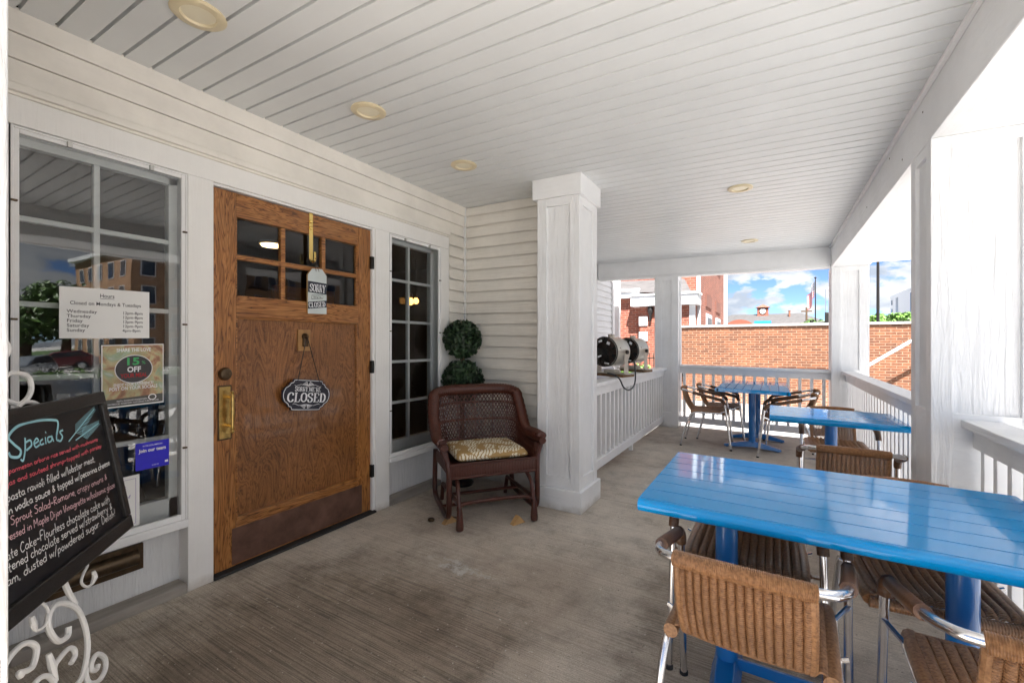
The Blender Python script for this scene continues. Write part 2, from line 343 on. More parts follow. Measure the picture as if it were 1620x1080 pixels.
# a hand of its own for the chalkboard: each glyph = advance and strokes (x-height .5, ascender 1)
HAND = {'a': (.46, '.38,.42 .2,.5 .05,.25 .2,.02 .36,.2 .38,.48 .38,.1 .46,.02'), 'b': (.44, '.08,1 .08,.05|.08,.35 .28,.48 .36,.25 .22,0 .08,.1'), 'c': (.38, '.34,.42 .18,.5 .05,.25 .18,0 .36,.1'),
 'd': (.46, '.36,.4 .2,.5 .05,.25 .2,0 .36,.15|.38,1 .38,0'), 'e': (.4, '.06,.25 .34,.28 .28,.48 .1,.42 .06,.2 .2,0 .37,.1'), 'f': (.32, '.36,.9 .24,1 .15,.8 .15,-.05|.02,.48 .32,.5'),
 'g': (.46, '.36,.42 .2,.5 .06,.27 .2,.06 .36,.25|.38,.48 .36,-.2 .2,-.36 .05,-.25'), 'h': (.44, '.08,1 .08,0|.08,.3 .25,.5 .36,.35 .37,0'), 'i': (.2, '.1,.48 .1,0|.1,.68 .12,.72'), 'j': (.24, '.16,.48 .15,-.2 .02,-.33|.16,.68 .18,.72'),
 'k': (.42, '.08,1 .08,0|.34,.5 .1,.22 .38,0'), 'l': (.2, '.1,1 .1,.02 .16,0'), 'm': (.64, '.06,.48 .06,0|.06,.32 .2,.5 .3,.35 .3,0|.3,.32 .44,.5 .55,.35 .56,0'), 'n': (.44, '.07,.48 .07,0|.07,.3 .24,.5 .36,.35 .37,0'),
 'o': (.42, '.2,.5 .05,.25 .2,0 .37,.25 .2,.5'), 'p': (.44, '.08,.48 .08,-.4|.08,.35 .26,.5 .37,.25 .22,0 .08,.1'), 'q': (.44, '.36,.42 .2,.5 .05,.25 .2,0 .36,.2|.38,.5 .38,-.4'), 'r': (.32, '.07,.48 .07,0|.07,.28 .18,.46 .31,.45'),
 's': (.36, '.32,.44 .16,.5 .08,.37 .28,.2 .2,.01 .04,.06'), 't': (.32, '.15,.85 .14,.05 .28,.02|.02,.5 .3,.52'), 'u': (.44, '.07,.48 .08,.1 .2,0 .34,.15|.36,.48 .37,0'), 'v': (.38, '.04,.48 .18,0 .35,.48'), 'w': (.58, '.04,.48 .15,0 .28,.4 .4,0 .54,.48'),
 'x': (.38, '.04,.48 .34,0|.34,.48 .04,0'), 'y': (.42, '.05,.48 .2,.05|.38,.48 .18,-.1 .05,-.36'), 'z': (.38, '.05,.47 .33,.47 .05,.02 .36,.03'),
 'S': (.5, '.44,.88 .25,1 .08,.78 .4,.4 .3,.03 .03,.1'), 'R': (.52, '.08,1 .08,0|.08,.97 .38,.95 .35,.6 .08,.52 .45,0'), 'M': (.7, '.06,0 .1,1 .32,.4 .55,1 .6,0'), 'D': (.54, '.08,1 .08,0 .38,.15 .46,.6 .3,.96 .06,1'), 'V': (.5, '.04,1 .22,0 .46,1'),
 'C': (.5, '.44,.85 .25,1 .05,.5 .2,.02 .46,.15'), 'F': (.46, '.08,0 .1,1 .44,1|.09,.52 .36,.54'), 'B': (.5, '.08,1 .08,0|.08,1 .36,.9 .32,.6 .08,.53 .42,.4 .34,.05 .08,0'), '/': (.36, '.04,-.1 .32,1.05'), '~': (.42, '.04,.3 .14,.42 .26,.3 .38,.42'), ',': (.2, '.1,.05 .06,-.15'),
 '.': (.2, '.08,.04 .12,.0'), '!': (.22, '.12,1 .1,.3|.1,.05 .11,.0'), '&': (.5, '.4,.1 .15,.7 .25,.85 .33,.68 .1,.3 .2,.02 .42,.35'), ' ': (.26, '')}
def hand(mb, s, fn, a1, b1, rot, h, width, w):       # right-aligned handwritten line ending at (a1,b1)
    tot = sum(HAND[c][0] for c in s); k = width / tot; x = 0; cr, sr = math.cos(rot), math.sin(rot)
    for ch in s:
        adv, st = HAND[ch]; dy = rnd.uniform(-.05, .05)
        for part in (st.split('|') if st else []):
            pts = [tuple(float(q) for q in p.split(',')) for p in part.split()]
            if len(pts) < 2: continue
            sm = smooth_path([(p[0] + x, p[1] + dy, 0) for p in pts], 4)
            loc = [((p.x - tot) * k + p.y * h * .12, p.y * h) for p in sm]
            stroke(mb, [(a1 + q * cr - r * sr, b1 + q * sr + r * cr) for q, r in loc], fn, w)
        x += adv

# ================================================================== GROUND
g = MB(); g.add([(-400, -400, -.8), (400, -400, -.8), (400, 700, -.8), (-400, 700, -.8)], [(0, 1, 2, 3)])
tag(g.build('ground', lot, shear=False), None, None, kind='structure')
g = MB(); g.add([(14, -200, -.796), (24, -200, -.796), (24, 300, -.796), (14, 300, -.796)], [(0, 1, 2, 3)]); tag(g.build('road', asph, shear=False), None, None, kind='structure')
g = MB(); g.add([(-300, 27, -.796), (13, 27, -.796), (13, 58, -.796), (-300, 58, -.796)], [(0, 1, 2, 3)]); tag(g.build('cross_road', asph, shear=False), None, None, kind='structure')
g = MB(); g.add([(52, -100, -.792), (200, -100, -.792), (200, 120, -.792), (52, 120, -.792)], [(0, 1, 2, 3)]); tag(g.build('lawn', grassm, shear=False), None, None, kind='structure')

# ================================================================== PORCH FLOOR
fl = MB(); fl.box(-.10, 3.52, -3.2, 3.447, -1.0, 0); fl.box(1.0, 3.52, 3.453, 7.12, -1.0, 0); fl.box(-.10, 1.0, 3.453, 3.6, -1.0, 0)
fl.box(.6, 3.5, 3.44, 3.46, -1.0, -.006)
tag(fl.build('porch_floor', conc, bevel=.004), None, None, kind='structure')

# ================================================================== HOUSE
H = thing('restaurant_building', 'cream sided restaurant house with oak front door and a deep white covered porch', 'building', (0, 1.7, 0))
CZ = 2.48
def lap(mb, along, a0, a1, face, z0, z1, e=.1, out=1, gp=.013):   # lap siding; along 'y' on plane x=face, 'x' on plane y=face
    z = z0
    while z < z1 - .004:
        zt = min(z + e, z1)
        if along == 'y': q = [(face + .019 * out, a0, z - gp * .46), (face + .019 * out, a1, z - gp * .46), (face + .002 * out, a1, zt - gp), (face + .002 * out, a0, zt - gp), (face + .015 * out, a0, z - gp * .46), (face + .015 * out, a1, z - gp * .46)]
        else: q = [(a0, face + .019 * out, z - gp * .46), (a1, face + .019 * out, z - gp * .46), (a1, face + .002 * out, zt - gp), (a0, face + .002 * out, zt - gp), (a0, face + .015 * out, z - gp * .46), (a1, face + .015 * out, z - gp * .46)]
        mb.add(q, [(0, 1, 2, 3), (4, 5, 1, 0)]); z += e
sd = MB(); sd.box(-.02, .001, -.3, 3.375, 2.2055, 2.2965); sd.box(-.02, .007, -.3, 3.374, 2.2995, 2.3935); sd.box(-.02, .014, -.3, 3.373, 2.3965, CZ + .01); lap(sd, 'y', 3.132, 3.377, -.008, .005, 2.205)
sd.box(-.2, -.02, 3.10, 3.40, -.3, 2.6)
sd.build('siding_wall', cream, H, bevel=.0012)
rw = MB(); lap(rw, 'x', 0, .93, 3.377, .005, CZ + .01, out=-1); rw.box(-.2, .93, 3.384, 3.6, -.3, 2.6); rw.build('return_wall', cream_x, H)
lw = MB(); lap(lw, 'x', 0, .93, .03, .005, CZ + .01, out=1); lw.box(-.2, .93, -.2, .023, -.3, 2.6); lw.build('return_wall', cream_x, H)
bw = MB(); lap(bw, 'y', 3.6, 7.6, .04, -.9, 2.6); bw.box(-.2, .035, 3.605, 7.6, -1.2, 2.6); bw.build('side_wall', white_h, H)
MB().box(.056, .10, 3.61, 7.59, -1.2, .80).build('low_wall_shade', plain('wall_shade_grey', (.36, .37, .41), .8, var=.08), H)  # separate sheet whose grey stands in for shade on the white wall
MB().box(-.03, .075, 7.6, 7.72, -1.2, 2.6).build('corner_board', white_v, H, bevel=.004)
MB().box(.02, .11, 7.85, 7.95, -.8, 3.2).build('downspout', white_s, H, bevel=.01)
MB().box(.001, .016, 3.352, 3.374, 0, CZ - .01).build('corner_bead', white_v, H)
cr = MB()
cr.box(-.02, .022, -.3, 3.132, 2.172, 2.203); cr.box(-.02, .012, -.3, 3.132, 2.158, 2.172)
cr.build('header_cap', cream, H, bevel=.004)
MB().box(-.1, .004, -.3, 3.132, 2.05, 2.158).build('header_trim', trim_c, H, bevel=.003)
tr = MB()
tr.box(-.13, .003, 1.086, 1.203, 0, 2.05); tr.build('casing', trim_c, H, bevel=.003)
MB().box(-.13, .003, 2.287, 2.420, 0, 2.05).build('casing', trim_c, H, bevel=.003)
MB().box(-.13, .003, 3.022, 3.132, 0, 2.05).build('casing', trim_c, H, bevel=.003)
MB().box(-.13, .003, .35, .492, 0, 2.05).build('casing', trim_c, H, bevel=.003)
MB().box(-.12, -.012, 1.203, 2.287, 2.038, 2.05).box(-.12, -.012, 2.268, 2.287, 0, 2.038).build('door_jamb', white_s, H)
MB().box(-.12, .012, 1.203, 2.287, .0, .016).build('threshold', rubber, H, bevel=.004)
# plinth panels and ledges below the glazing
for y0, y1 in ((.492, 1.086), (2.420, 3.022)):
    MB().box(-.2, -.085, y0, y1, .0, .345).build('plinth_panel', white_v, H)
    MB().box(-.086, .006, y0 + .001, y1 - .001, -.05, .045).build('ledge', ledge, H, bevel=.006)
ms = MB().box(-.086, -.071, .585, .935, .165, .285).build('mail_slot', brassd, H, bevel=.003)
fp = MB(); fp.tube([(-.075, .61, .228), (-.075, .91, .228)], .036, 12); fp.build('flap', brassd, ms)
# --- windows
def window(y0, y1, z0, z1, cols, rows, label, sg=storm):
    xi = -.085
    fr = MB(); t = .032
    fr.box(xi - .03, xi + .012, y0, y0 + .035, z0, z1); fr.box(xi - .03, xi + .012, y1 - .05, y1, z0, z1); fr.box(xi - .03, xi + .012, y0, y1, z1 - .05, z1 - .0005); fr.box(xi - .03, xi + .012, y0, y1, z0, z0 + .10)
    fr.box(-.12, xi + .03, y0, y1, z1 - .02, z1); fr.box(xi, -.012, y1 - .014, y1 + .002, z0, z1)
    w = fr.build('window', white_s, H, bevel=.002); w['label'] = label
    mu = MB(); ya, yb, za, zb = y0 + .035, y1 - .05, z0 + .10, z1 - .05
    for c in cols: mu.box(xi - .014, xi + .014, c - .011, c + .011, za, zb)
    for r_ in rows: mu.box(xi - .013, xi + .013, ya, yb, r_ - .011, r_ + .011)
    mu.build('muntin', white_s, w, bevel=.003)
    MB().quad((xi - .002, ya - .01, za - .01), (xi - .002, yb + .01, za - .01), (xi - .002, yb + .01, zb + .01), (xi - .002, ya - .01, zb + .01)).build('pane', pane_m, w)
    sf = MB(); s0 = .026
    sf.box(-.022, -.001, y0 + .002, y0 + s0, z0, z1); sf.box(-.022, -.001, y1 - s0, y1 - .002, z0, z1); sf.box(-.022, -.002, y0 + s0, y1 - s0, z1 - s0, z1 - .001); sf.box(-.022, -.002, y0 + s0, y1 - s0, z0, z0 + s0)
    sf.box(-.022, .004, y0 + .002, y0 + .010, z0, z1); sf.box(-.022, .004, y1 - .010, y1 - .002, z0, z1); sf.box(-.022, .0035, y0 + .01, y1 - .01, z1 - .010, z1 - .001)
    sf.build('storm_frame', white_s, w, bevel=.002)
    MB().quad((-.012, y0 + s0 - .005, z0 + s0 - .005), (-.012, y1 - s0 + .005, z0 + s0 - .005), (-.012, y1 - s0 + .005, z1 - s0 + .005), (-.012, y0 + s0 - .005, z1 - s0 + .005)).build('storm_pane', sg, w)
    sill = MB(); sill.box(-.09, .012, y0, y1, z0 - .04, z0 - .001); sill.build('sill', white_s, w, bevel=.005)
    yy = [y0 + (y1 - y0) * f for f in (.28, .75)]
    for y in yy: MB().box(-.006, .010, y - .008, y + .008, z1 - .03, z1 - .006).build('clip', alud, w, bevel=.002)
    for z in (z0 + .35, z0 + .95, z0 + 1.4):
        for y in (y0 + .012, y1 - .012): MB().box(-.004, .010, y - .010, y + .008, z - .004, z + .004).build('clip', brassd, w, bevel=.002)
    return w
window(.494, 1.086, .362, 2.048, [.767], [1.712, 1.375, 1.08, .76], 'window left of the door with papers on its storm glass')
window(2.422, 3.022, .362, 2.048, [2.705], [1.715, 1.39, 1.075, .755], 'narrow ten pane window beside the wicker chair', storm_dim)
# --- door
D_ = MB()
D_.box(-.075, -.03, 1.207, 1.332, .018, 2.034); dr = D_.build('door', oak_v, H, bevel=.003)
MB().box(-.075, -.03, 2.156, 2.266, .018, 2.034).build('stile', oak_v, dr, bevel=.003)
MB().box(-.075, -.031, 1.332, 2.156, 1.905, 2.033).build('rail', oak_h, dr, bevel=.003)
MB().box(-.075, -.031, 1.332, 2.156, 1.362, 1.480).build('rail', oak_h, dr, bevel=.003)
MB().box(-.075, -.031, 1.332, 2.156, .0185, .262).build('rail', oak_h, dr, bevel=.003)
MB().box(-.070, -.048, 1.325, 2.162, .255, 1.37).build('panel', oak_p, dr)
mo = MB(); mo.box(-.05, -.034, 1.332, 1.342, .262, 1.362); mo.box(-.05, -.034, 2.146, 2.156, .262, 1.362); mo.box(-.05, -.034, 1.342, 2.146, 1.352, 1.362); mo.box(-.055, -.022, 1.332, 2.156, .262, .280)
mo.build('panel_moulding', oak_h, dr, bevel=.003)
mu = MB()
for y in (1.605, 1.882): mu.box(-.068, -.036, y - .014, y + .014, 1.48, 1.905)
mu.box(-.066, -.037, 1.332, 2.156, 1.676, 1.704)
for y in (1.335, 2.153): mu.box(-.06, -.037, y - .006, y + .006, 1.48, 1.905)
mu.build('muntin', oak_h, dr, bevel=.003)
MB().quad((-.056, 1.33, 1.475), (-.056, 2.16, 1.475), (-.056, 2.16, 1.91), (-.056, 1.33, 1.91)).build('pane', doorglass, dr)
MB().box(-.031, -.0275, 1.309, 2.187, .028, .222).build('kick_plate', kick, dr, bevel=.001)
MB().lathe([(.034, 0), (.034, .008), (.027, .022), (.022, .024), (.008, .024), (.008, .021)], (-.03, 1.272, 1.058), (1, 0, 0), 24).build('deadbolt', brassd, dr)
hp = MB().box(-.030, -.0245, 1.236, 1.306, .708, .998).build('handle_plate', brassd, dr, bevel=.002)
MB().box(-.025, -.0225, 1.243, 1.299, .716, .990).build('plate_face', brass, dr, bevel=.001)
hd = MB(); hd.lathe([(.004, -.11), (.011, -.10), (.006, -.09), (.010, -.08), (.007, -.06), (.010, -.03), (.013, 0), (.009, .02), (.012, .05), (.008, .07), (.012, .085), (.006, .097), (.010, .106), (.003, .115)], (.018, 1.287, .855), (0, 0, 1), 14)
for z in (.785, .935): hd.tube([(-.023, 1.287, z), (.018, 1.287, z)], .008, 8)
hd.build('pull_handle', brass, dr)
for z in (1.80, 1.05, .30): MB().box(-.034, -.006, 2.256, 2.281, z - .045, z + .045).build('hinge', iron, dr, bevel=.003)
kn = MB().box(-.048, -.036, 1.702, 1.787, 1.172, 1.305).build('knocker', oak_box, dr, bevel=.003)
MB().lathe([(.022, 0), (.020, .012), (.012, .02), (.006, .034)], (-.036, 1.745, 1.262), (1, 0, 0), 16).box(-.036, -.02, 1.728, 1.762, 1.20, 1.262).build('knocker_plate', brassd, kn, bevel=.003)
# --- ceiling, beams, roof
ce = MB(); y = -.85 + (.510 + .85) % .1053 - .1053; xe = 3.117
while y < 6.85:
    a, b = y + .0065, y + .1053 - .0065
    ce.add([(0, a, CZ), (xe, a, CZ), (xe, b, CZ), (0, b, CZ), (0, a, CZ + .022), (xe, a, CZ + .022), (xe, b, CZ + .022), (0, b, CZ + .022), (0, b + .013, CZ + .022), (xe, b + .013, CZ + .022)], [(0, 3, 2, 1), (0, 1, 5, 4), (3, 7, 6, 2), (7, 8, 9, 6)])
    y += .1053
ce.build('porch_ceiling', vinyl, H)
MB().box(3.095, 3.116, -.85, 6.835, CZ - .022, CZ - .001).build('ceiling_edge_trim', white_s, H, bevel=.003)
MB().box(3.1165, 3.498, -.85, 7.02, 2.225, 2.62).build('beam', white_h, H, bevel=.004)
MB().box(.076, 3.1160, 6.837, 7.02, 2.252, 2.62).build('beam', white_x, H, bevel=.004)
for yn, zn in ((2.9, 2.40), (3.3, 2.31), (3.62, 2.43), (4.4, 2.33)): MB().lathe([(.006, 0), (.005, .0015)], (3.1164, yn, zn), (-1, 0, 0), 8).build('nail_head', brassd, H)
MB().box(.076, 3.1155, 6.86, 7.0, 2.222, 2.252).build('beam_lip', white_x, H, bevel=.003)
ro = MB(); ro.box(-2.6, 4.05, -.9, 7.3, 2.64, 2.80); ro.build('roof', shing, H)  # front edge, out of view, cut back so sunlit floor brightens the porch
so = MB()
yy = -.85
while yy < 7.25:
    so.box(3.499, 4.0, yy + .004, min(yy + .146, 7.25), 2.315, 2.33); yy += .15
so.box(3.499, 4.0, -.85, 7.25, 2.332, 2.36); so.build('eave_soffit', white_s, H)
MB().box(4.0, 4.04, -.87, 7.27, 2.29, 2.66).build('fascia', white_h, H, bevel=.004)
MB().box(3.499, 3.53, -.85, 7.24, 2.285, 2.315).build('eave_trim', white_h, H, bevel=.003)
hk = MB(); hk.tube([(3.56, 6.2, 2.315), (3.56, 6.2, 2.27), (3.60, 6.2, 2.25)], .012, 8); hk.build('eave_bracket', white_s, H)
# interior room seen dimly through the glass
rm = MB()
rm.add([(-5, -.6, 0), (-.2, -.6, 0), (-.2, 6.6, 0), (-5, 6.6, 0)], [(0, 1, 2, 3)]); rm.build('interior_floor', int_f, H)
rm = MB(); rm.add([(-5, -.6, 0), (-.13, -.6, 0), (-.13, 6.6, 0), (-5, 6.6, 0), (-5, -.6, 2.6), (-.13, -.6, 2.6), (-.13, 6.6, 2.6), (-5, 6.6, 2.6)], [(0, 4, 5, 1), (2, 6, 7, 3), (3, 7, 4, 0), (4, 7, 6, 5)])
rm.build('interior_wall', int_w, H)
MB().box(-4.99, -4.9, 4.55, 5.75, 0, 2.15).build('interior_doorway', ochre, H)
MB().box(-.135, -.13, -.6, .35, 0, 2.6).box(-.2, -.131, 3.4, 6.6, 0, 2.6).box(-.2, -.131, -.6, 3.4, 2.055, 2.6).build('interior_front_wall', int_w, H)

# ================================================================== COLUMNS
def column(x0, x1, y0, y1, label, z1=2.225, cap=False, base=False, faces='yYxX', sw=.085, pb=.24, grp='white panelled porch columns'):
    t = thing('porch_column', label, 'column', ((x0 + x1) / 2, (y0 + y1) / 2, 0), grp)
    e = .018; b = MB(); b.box(x0 + e, x1 - e, y0 + e, y1 - e, 0, 2.40 if cap else z1); b.build('shaft', white_v, t)
    st = MB(); top = 2.27 - .10 * (not cap); zb0 = .155 if base else .0; zt = z1 if not cap else 2.33
    for (xa, xb) in ((x0, x0 + sw), (x1 - sw, x1)):
        for (ya, yb) in ((y0, y0 + sw), (y1 - sw, y1)): st.box(xa, xb, ya, yb, zb0, zt)
    st.build('corner_board', white_v, t, bevel=.003)
    r = MB(); d = .0015
    for (za, zb) in ((zb0, pb), (top, zt)):
        r.box(x0 + sw - .001, x1 - sw + .001, y0 + d, y0 + .03, za, zb); r.box(x0 + sw - .001, x1 - sw + .001, y1 - .03, y1 - d, za, zb)
        r.box(x0 + d, x0 + .03, y0 + sw - .001, y1 - sw + .001, za, zb); r.box(x1 - .03, x1 - d, y0 + sw - .001, y1 - sw + .001, za, zb)
    r.build('panel_rail', white_x, t, bevel=.002)
    if cap: MB().box(x0 - .03, x1 + .022, y0 - .025, y1 + .025, 2.33, CZ + .005).build('capital', white_x, t, bevel=.003)
    if base: MB().box(x0 - .028, x1 + .022, y0 - .025, y1 + .025, -.02, .155).build('base', white_x, t, bevel=.005)
    return t
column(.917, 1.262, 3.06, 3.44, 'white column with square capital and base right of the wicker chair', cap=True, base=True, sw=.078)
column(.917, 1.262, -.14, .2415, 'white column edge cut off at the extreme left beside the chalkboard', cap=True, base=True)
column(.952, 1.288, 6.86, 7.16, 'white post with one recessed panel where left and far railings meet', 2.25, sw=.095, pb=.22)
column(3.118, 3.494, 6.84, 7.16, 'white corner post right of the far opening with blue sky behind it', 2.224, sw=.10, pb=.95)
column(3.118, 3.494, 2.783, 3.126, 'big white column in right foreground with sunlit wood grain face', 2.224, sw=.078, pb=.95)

# ================================================================== RAILINGS
def railing(p, q, zt, label, n, capw=.14, zb=.13, ph=.09, feet=(), off=0):
    (xa, ya), (xb, yb) = p, q; along_y = abs(yb - ya) > abs(xb - xa)
    t = thing('porch_railing', label, 'railing', ((xa + xb) / 2, (ya + yb) / 2, 0), 'white porch railings')
    def bx(mb, w, z0, z1, a=0, b=1):
        if along_y: mb.box(xa - w / 2, xa + w / 2, ya + (yb - ya) * a, ya + (yb - ya) * b, z0, z1)
        else: mb.box(xa + (xb - xa) * a, xa + (xb - xa) * b, ya - w / 2, ya + w / 2, z0, z1)
        return mb
    mt = white_h if along_y else white_x
    bx(MB(), capw, zt - .035, zt).build('cap_rail', mt, t, bevel=.004)
    bx(MB(), .06, zt - .125, zt - .0355).build('top_rail', mt, t, bevel=.003)
    bx(MB(), .06, zb - .055, zb + .03).build('bottom_rail', mt, t, bevel=.004)
    L = max(abs(xb - xa), abs(yb - ya))
    for i in range(n):
        c = (i + .5) / n; h = .018 / L; bx(MB(), .036, zb + .0302, zt - .1252, c - h, c + h).build('baluster', white_s, t, bevel=.002)
    for c in feet: bx(MB(), .04, 0, zb - .0552, c - .02 / L, c + .02 / L).build('foot', white_s, t)
    return t
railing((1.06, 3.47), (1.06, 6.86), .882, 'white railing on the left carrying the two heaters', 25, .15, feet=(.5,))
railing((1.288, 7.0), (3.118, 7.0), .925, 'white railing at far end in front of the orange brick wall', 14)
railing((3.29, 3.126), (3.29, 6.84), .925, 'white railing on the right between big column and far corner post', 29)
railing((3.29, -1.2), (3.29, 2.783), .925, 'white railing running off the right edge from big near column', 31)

# ================================================================== CEILING LIGHTS
def downlight(x, y, label):
    t = thing('ceiling_light', label, 'light', (x, y, CZ), 'recessed ceiling lights')
    MB().lathe([(.090, 0), (.092, -.006), (.086, -.011), (.060, -.012), (.056, -.004)], (x, y, CZ), (0, 0, 1), 40, False).build('trim_ring', lampcream, t)
    MB().lathe([(.0565, -.004), (.03, -.0055), (.004, -.006)], (x, y, CZ), (0, 0, 1), 40, True).build('lens', lamplens, t)
downlight(.60, .86, 'round cream ceiling light nearest the camera above the left window')
downlight(.605, 1.68, 'round cream ceiling light in front of the oak door top')
downlight(.61, 2.53, 'round cream ceiling light above the wicker chair')
downlight(2.26, 3.94, 'round ceiling light over the middle blue table')
downlight(2.245, 6.02, 'small distant ceiling light over the far blue table')

# ================================================================== SIGNS ON DOOR AND GLASS
# over-door hook
o = MB(); o.box(-.028, -.0255, 1.770, 1.796, 1.745, 2.036); o.box(-.04, -.0255, 1.770, 1.796, 2.0361, 2.0375)
o.tube(smooth_path([(-.027, 1.783, 1.752), (-.018, 1.783, 1.735), (.004, 1.783, 1.734), (.010, 1.783, 1.75), (.010, 1.783, 1.79)], 5), .0085, 8)
for z in (1.945, 1.985): o.lathe([(.011, 0), (.011, .006), (.004, .010)], (-.0255, 1.783, z), (1, 0, 0), 14)
tag(o.build('door_hook', brassb, bevel=.001), 'polished brass hook hung over the top of the oak door', 'hook')
# tag-shaped sign
tg = thing('hanging_tag_sign', 'pale wooden tag sign with black bands hanging from the brass hook', 'sign', (.0, 1.785, 1.40), None)
def tagfn(a, b, c): return Vector((-.012 + c + a * .35, 1.808 + a * .93, 1.405 + b))
MB().prism([(-.057, 0), (.057, 0), (.057, .245), (.03, .285), (-.03, .285), (-.057, .245)], lambda a, b, c: tagfn(a, b, c), .012).build('board', woodedge, tg)
MB().prism([(-.056, .001), (.056, .001), (.056, .244), (.029, .284), (-.029, .284), (-.056, .244)], lambda a, b, c: tagfn(a, b, c + .0121), .0006).build('face', greyp, tg)
MB().prism([(-.056, .135), (.056, .125), (.056, .195), (-.056, .205)], lambda a, b, c: tagfn(a, b, c + .0129), .0005).prism([(-.056, .030), (.056, .045), (.056, .088), (-.056, .073)], lambda a, b, c: tagfn(a, b, c + .0129), .0005).build('band', blackp, tg)
tb = MB(); f2 = lambda a, b, c: tagfn(a, b, .0138)
SER = {'S': [('t', [(.8, .72), (.75, .95), (.45, 1), (.2, .85), (.22, .65), (.75, .4), (.82, .2), (.6, .0), (.3, .02), (.15, .28)])], 'O': [('t', [(.5, 0), (.16, .2), (.12, .5), (.16, .8), (.5, 1), (.84, .8), (.88, .5), (.84, .2), (.5, 0)])],
       'R': [('v', .25), ('s', .25, 0), ('s', .25, 1), ('h', [(.25, 1), (.6, 1), (.82, .85), (.8, .62), (.6, .5), (.25, .5)]), ('t', [(.5, .5), (.7, .3), (.76, .08), (.95, .02)])], 'Y': [('t', [(.15, 1), (.5, .5)]), ('h', [(.85, 1), (.5, .5)]), ('v2', .5), ('s', .5, 0), ('s', .15, 1), ('s', .85, 1)],
       ',': [('h', [(.3, .1), (.35, -.05), (.2, -.2)])], "'": [('h', [(.3, 1), (.25, .75)])], 'W': [('t', [(.02, 1), (.28, 0)]), ('h', [(.28, 0), (.5, 1)]), ('t', [(.5, 1), (.76, 0)]), ('h', [(.76, 0), (.98, 1)]), ('s', .04, 1), ('s', .96, 1)],
       'E': [('v', .25), ('s', .25, 0), ('s', .25, 1), ('h', [(.25, 1), (.8, .99), (.82, .75)]), ('h', [(.25, .52), (.65, .52)]), ('h', [(.25, .01), (.8, .02), (.86, .28)])], 'C': [('t', [(.82, .72), (.8, .9), (.5, 1), (.2, .8), (.13, .5), (.2, .2), (.5, 0), (.8, .1), (.86, .28)])],
       'L': [('v', .28), ('s', .28, 0), ('s', .28, 1), ('h', [(.28, .01), (.8, .02), (.86, .3)])], 'D': [('v', .25), ('s', .25, 0), ('s', .25, 1), ('t', [(.25, .99), (.6, .97), (.85, .75), (.9, .5), (.85, .25), (.6, .03), (.25, .01)])], 'T': [('v', .5), ('s', .5, 0), ('h', [(.12, .75), (.15, .99), (.85, .99), (.88, .75)])], 'B': [('v', .25), ('h', [(.2, 1), (.65, .97), (.75, .75), (.55, .53), (.25, .52)]), ('t', [(.3, .52), (.7, .48), (.85, .25), (.65, .02), (.2, 0)])], ' ': []}
def serif(mb, s, fn, a0, b0, w, h, rot=0, bold=1.):
    n = sum(.45 if c in ",' " else (1.25 if c == 'W' else 1) for c in s); k = w / n; x = 0; cr_, sr_ = math.cos(rot), math.sin(rot)
    for ch in s:
        adv = .45 if ch in ",' " else (1.25 if ch == 'W' else 1)
        def T(p): X = (x + p[0] * adv) * k; Y = p[1] * h; return (a0 + X * cr_ - Y * sr_, b0 + X * sr_ + Y * cr_)
        for g_ in SER[ch]:
            if g_[0] == 'v': stroke(mb, [T((g_[1], 0)), T((g_[1], 1))], fn, .24 * k * bold)
            elif g_[0] == 'v2': stroke(mb, [T((g_[1], 0)), T((g_[1], .55))], fn, .24 * k * bold)
            elif g_[0] == 's': stroke(mb, [T((g_[1] - .22 / adv, g_[2])), T((g_[1] + .22 / adv, g_[2]))], fn, .075 * h)
            else:
                sm = smooth_path([(p[0], p[1], 0) for p in g_[1]], 4) if len(g_[1]) > 2 else [Vector((*p, 0)) for p in g_[1]]
                P2 = [T((p.x, p.y)) for p in sm]; ws = []
                for i in range(len(P2)):
                    d = Vector(P2[min(len(P2) - 1, i + 1)]) - Vector(P2[max(0, i - 1)]); v_ = abs(d.y) / max(1e-9, d.length)
                    ws.append(k * bold * ((.07 + .17 * v_) if g_[0] == 't' else (.07 + .05 * v_)))
                stroke(mb, P2, fn, ws)
        x += adv
serif(tb, 'SORRY', f2, -.048, .142, .096, .046, R(-4)); serif(tb, 'CLOSED', f2, -.050, .038, .10, .030, R(7))
tb.build('lettering', whitep, tg)
tk = MB(); 
for s_ in ([(-.034, .092), (.034, .100), (.034, .122), (-.034, .116), (-.034, .092)],): stroke(tk, s_, f2, .003)
put_text(tk, "We're", f2, 0, .100, .019, .05, .01, c=.0138, rot=.08); tk.build('small_lettering', inkm, tg)
sg = MB(); sg.tube([tagfn(-.008, .268, .014), (.008, 1.786, 1.735), tagfn(.010, .268, .014)], .0018, 6); sg.build('string', bark, tg)
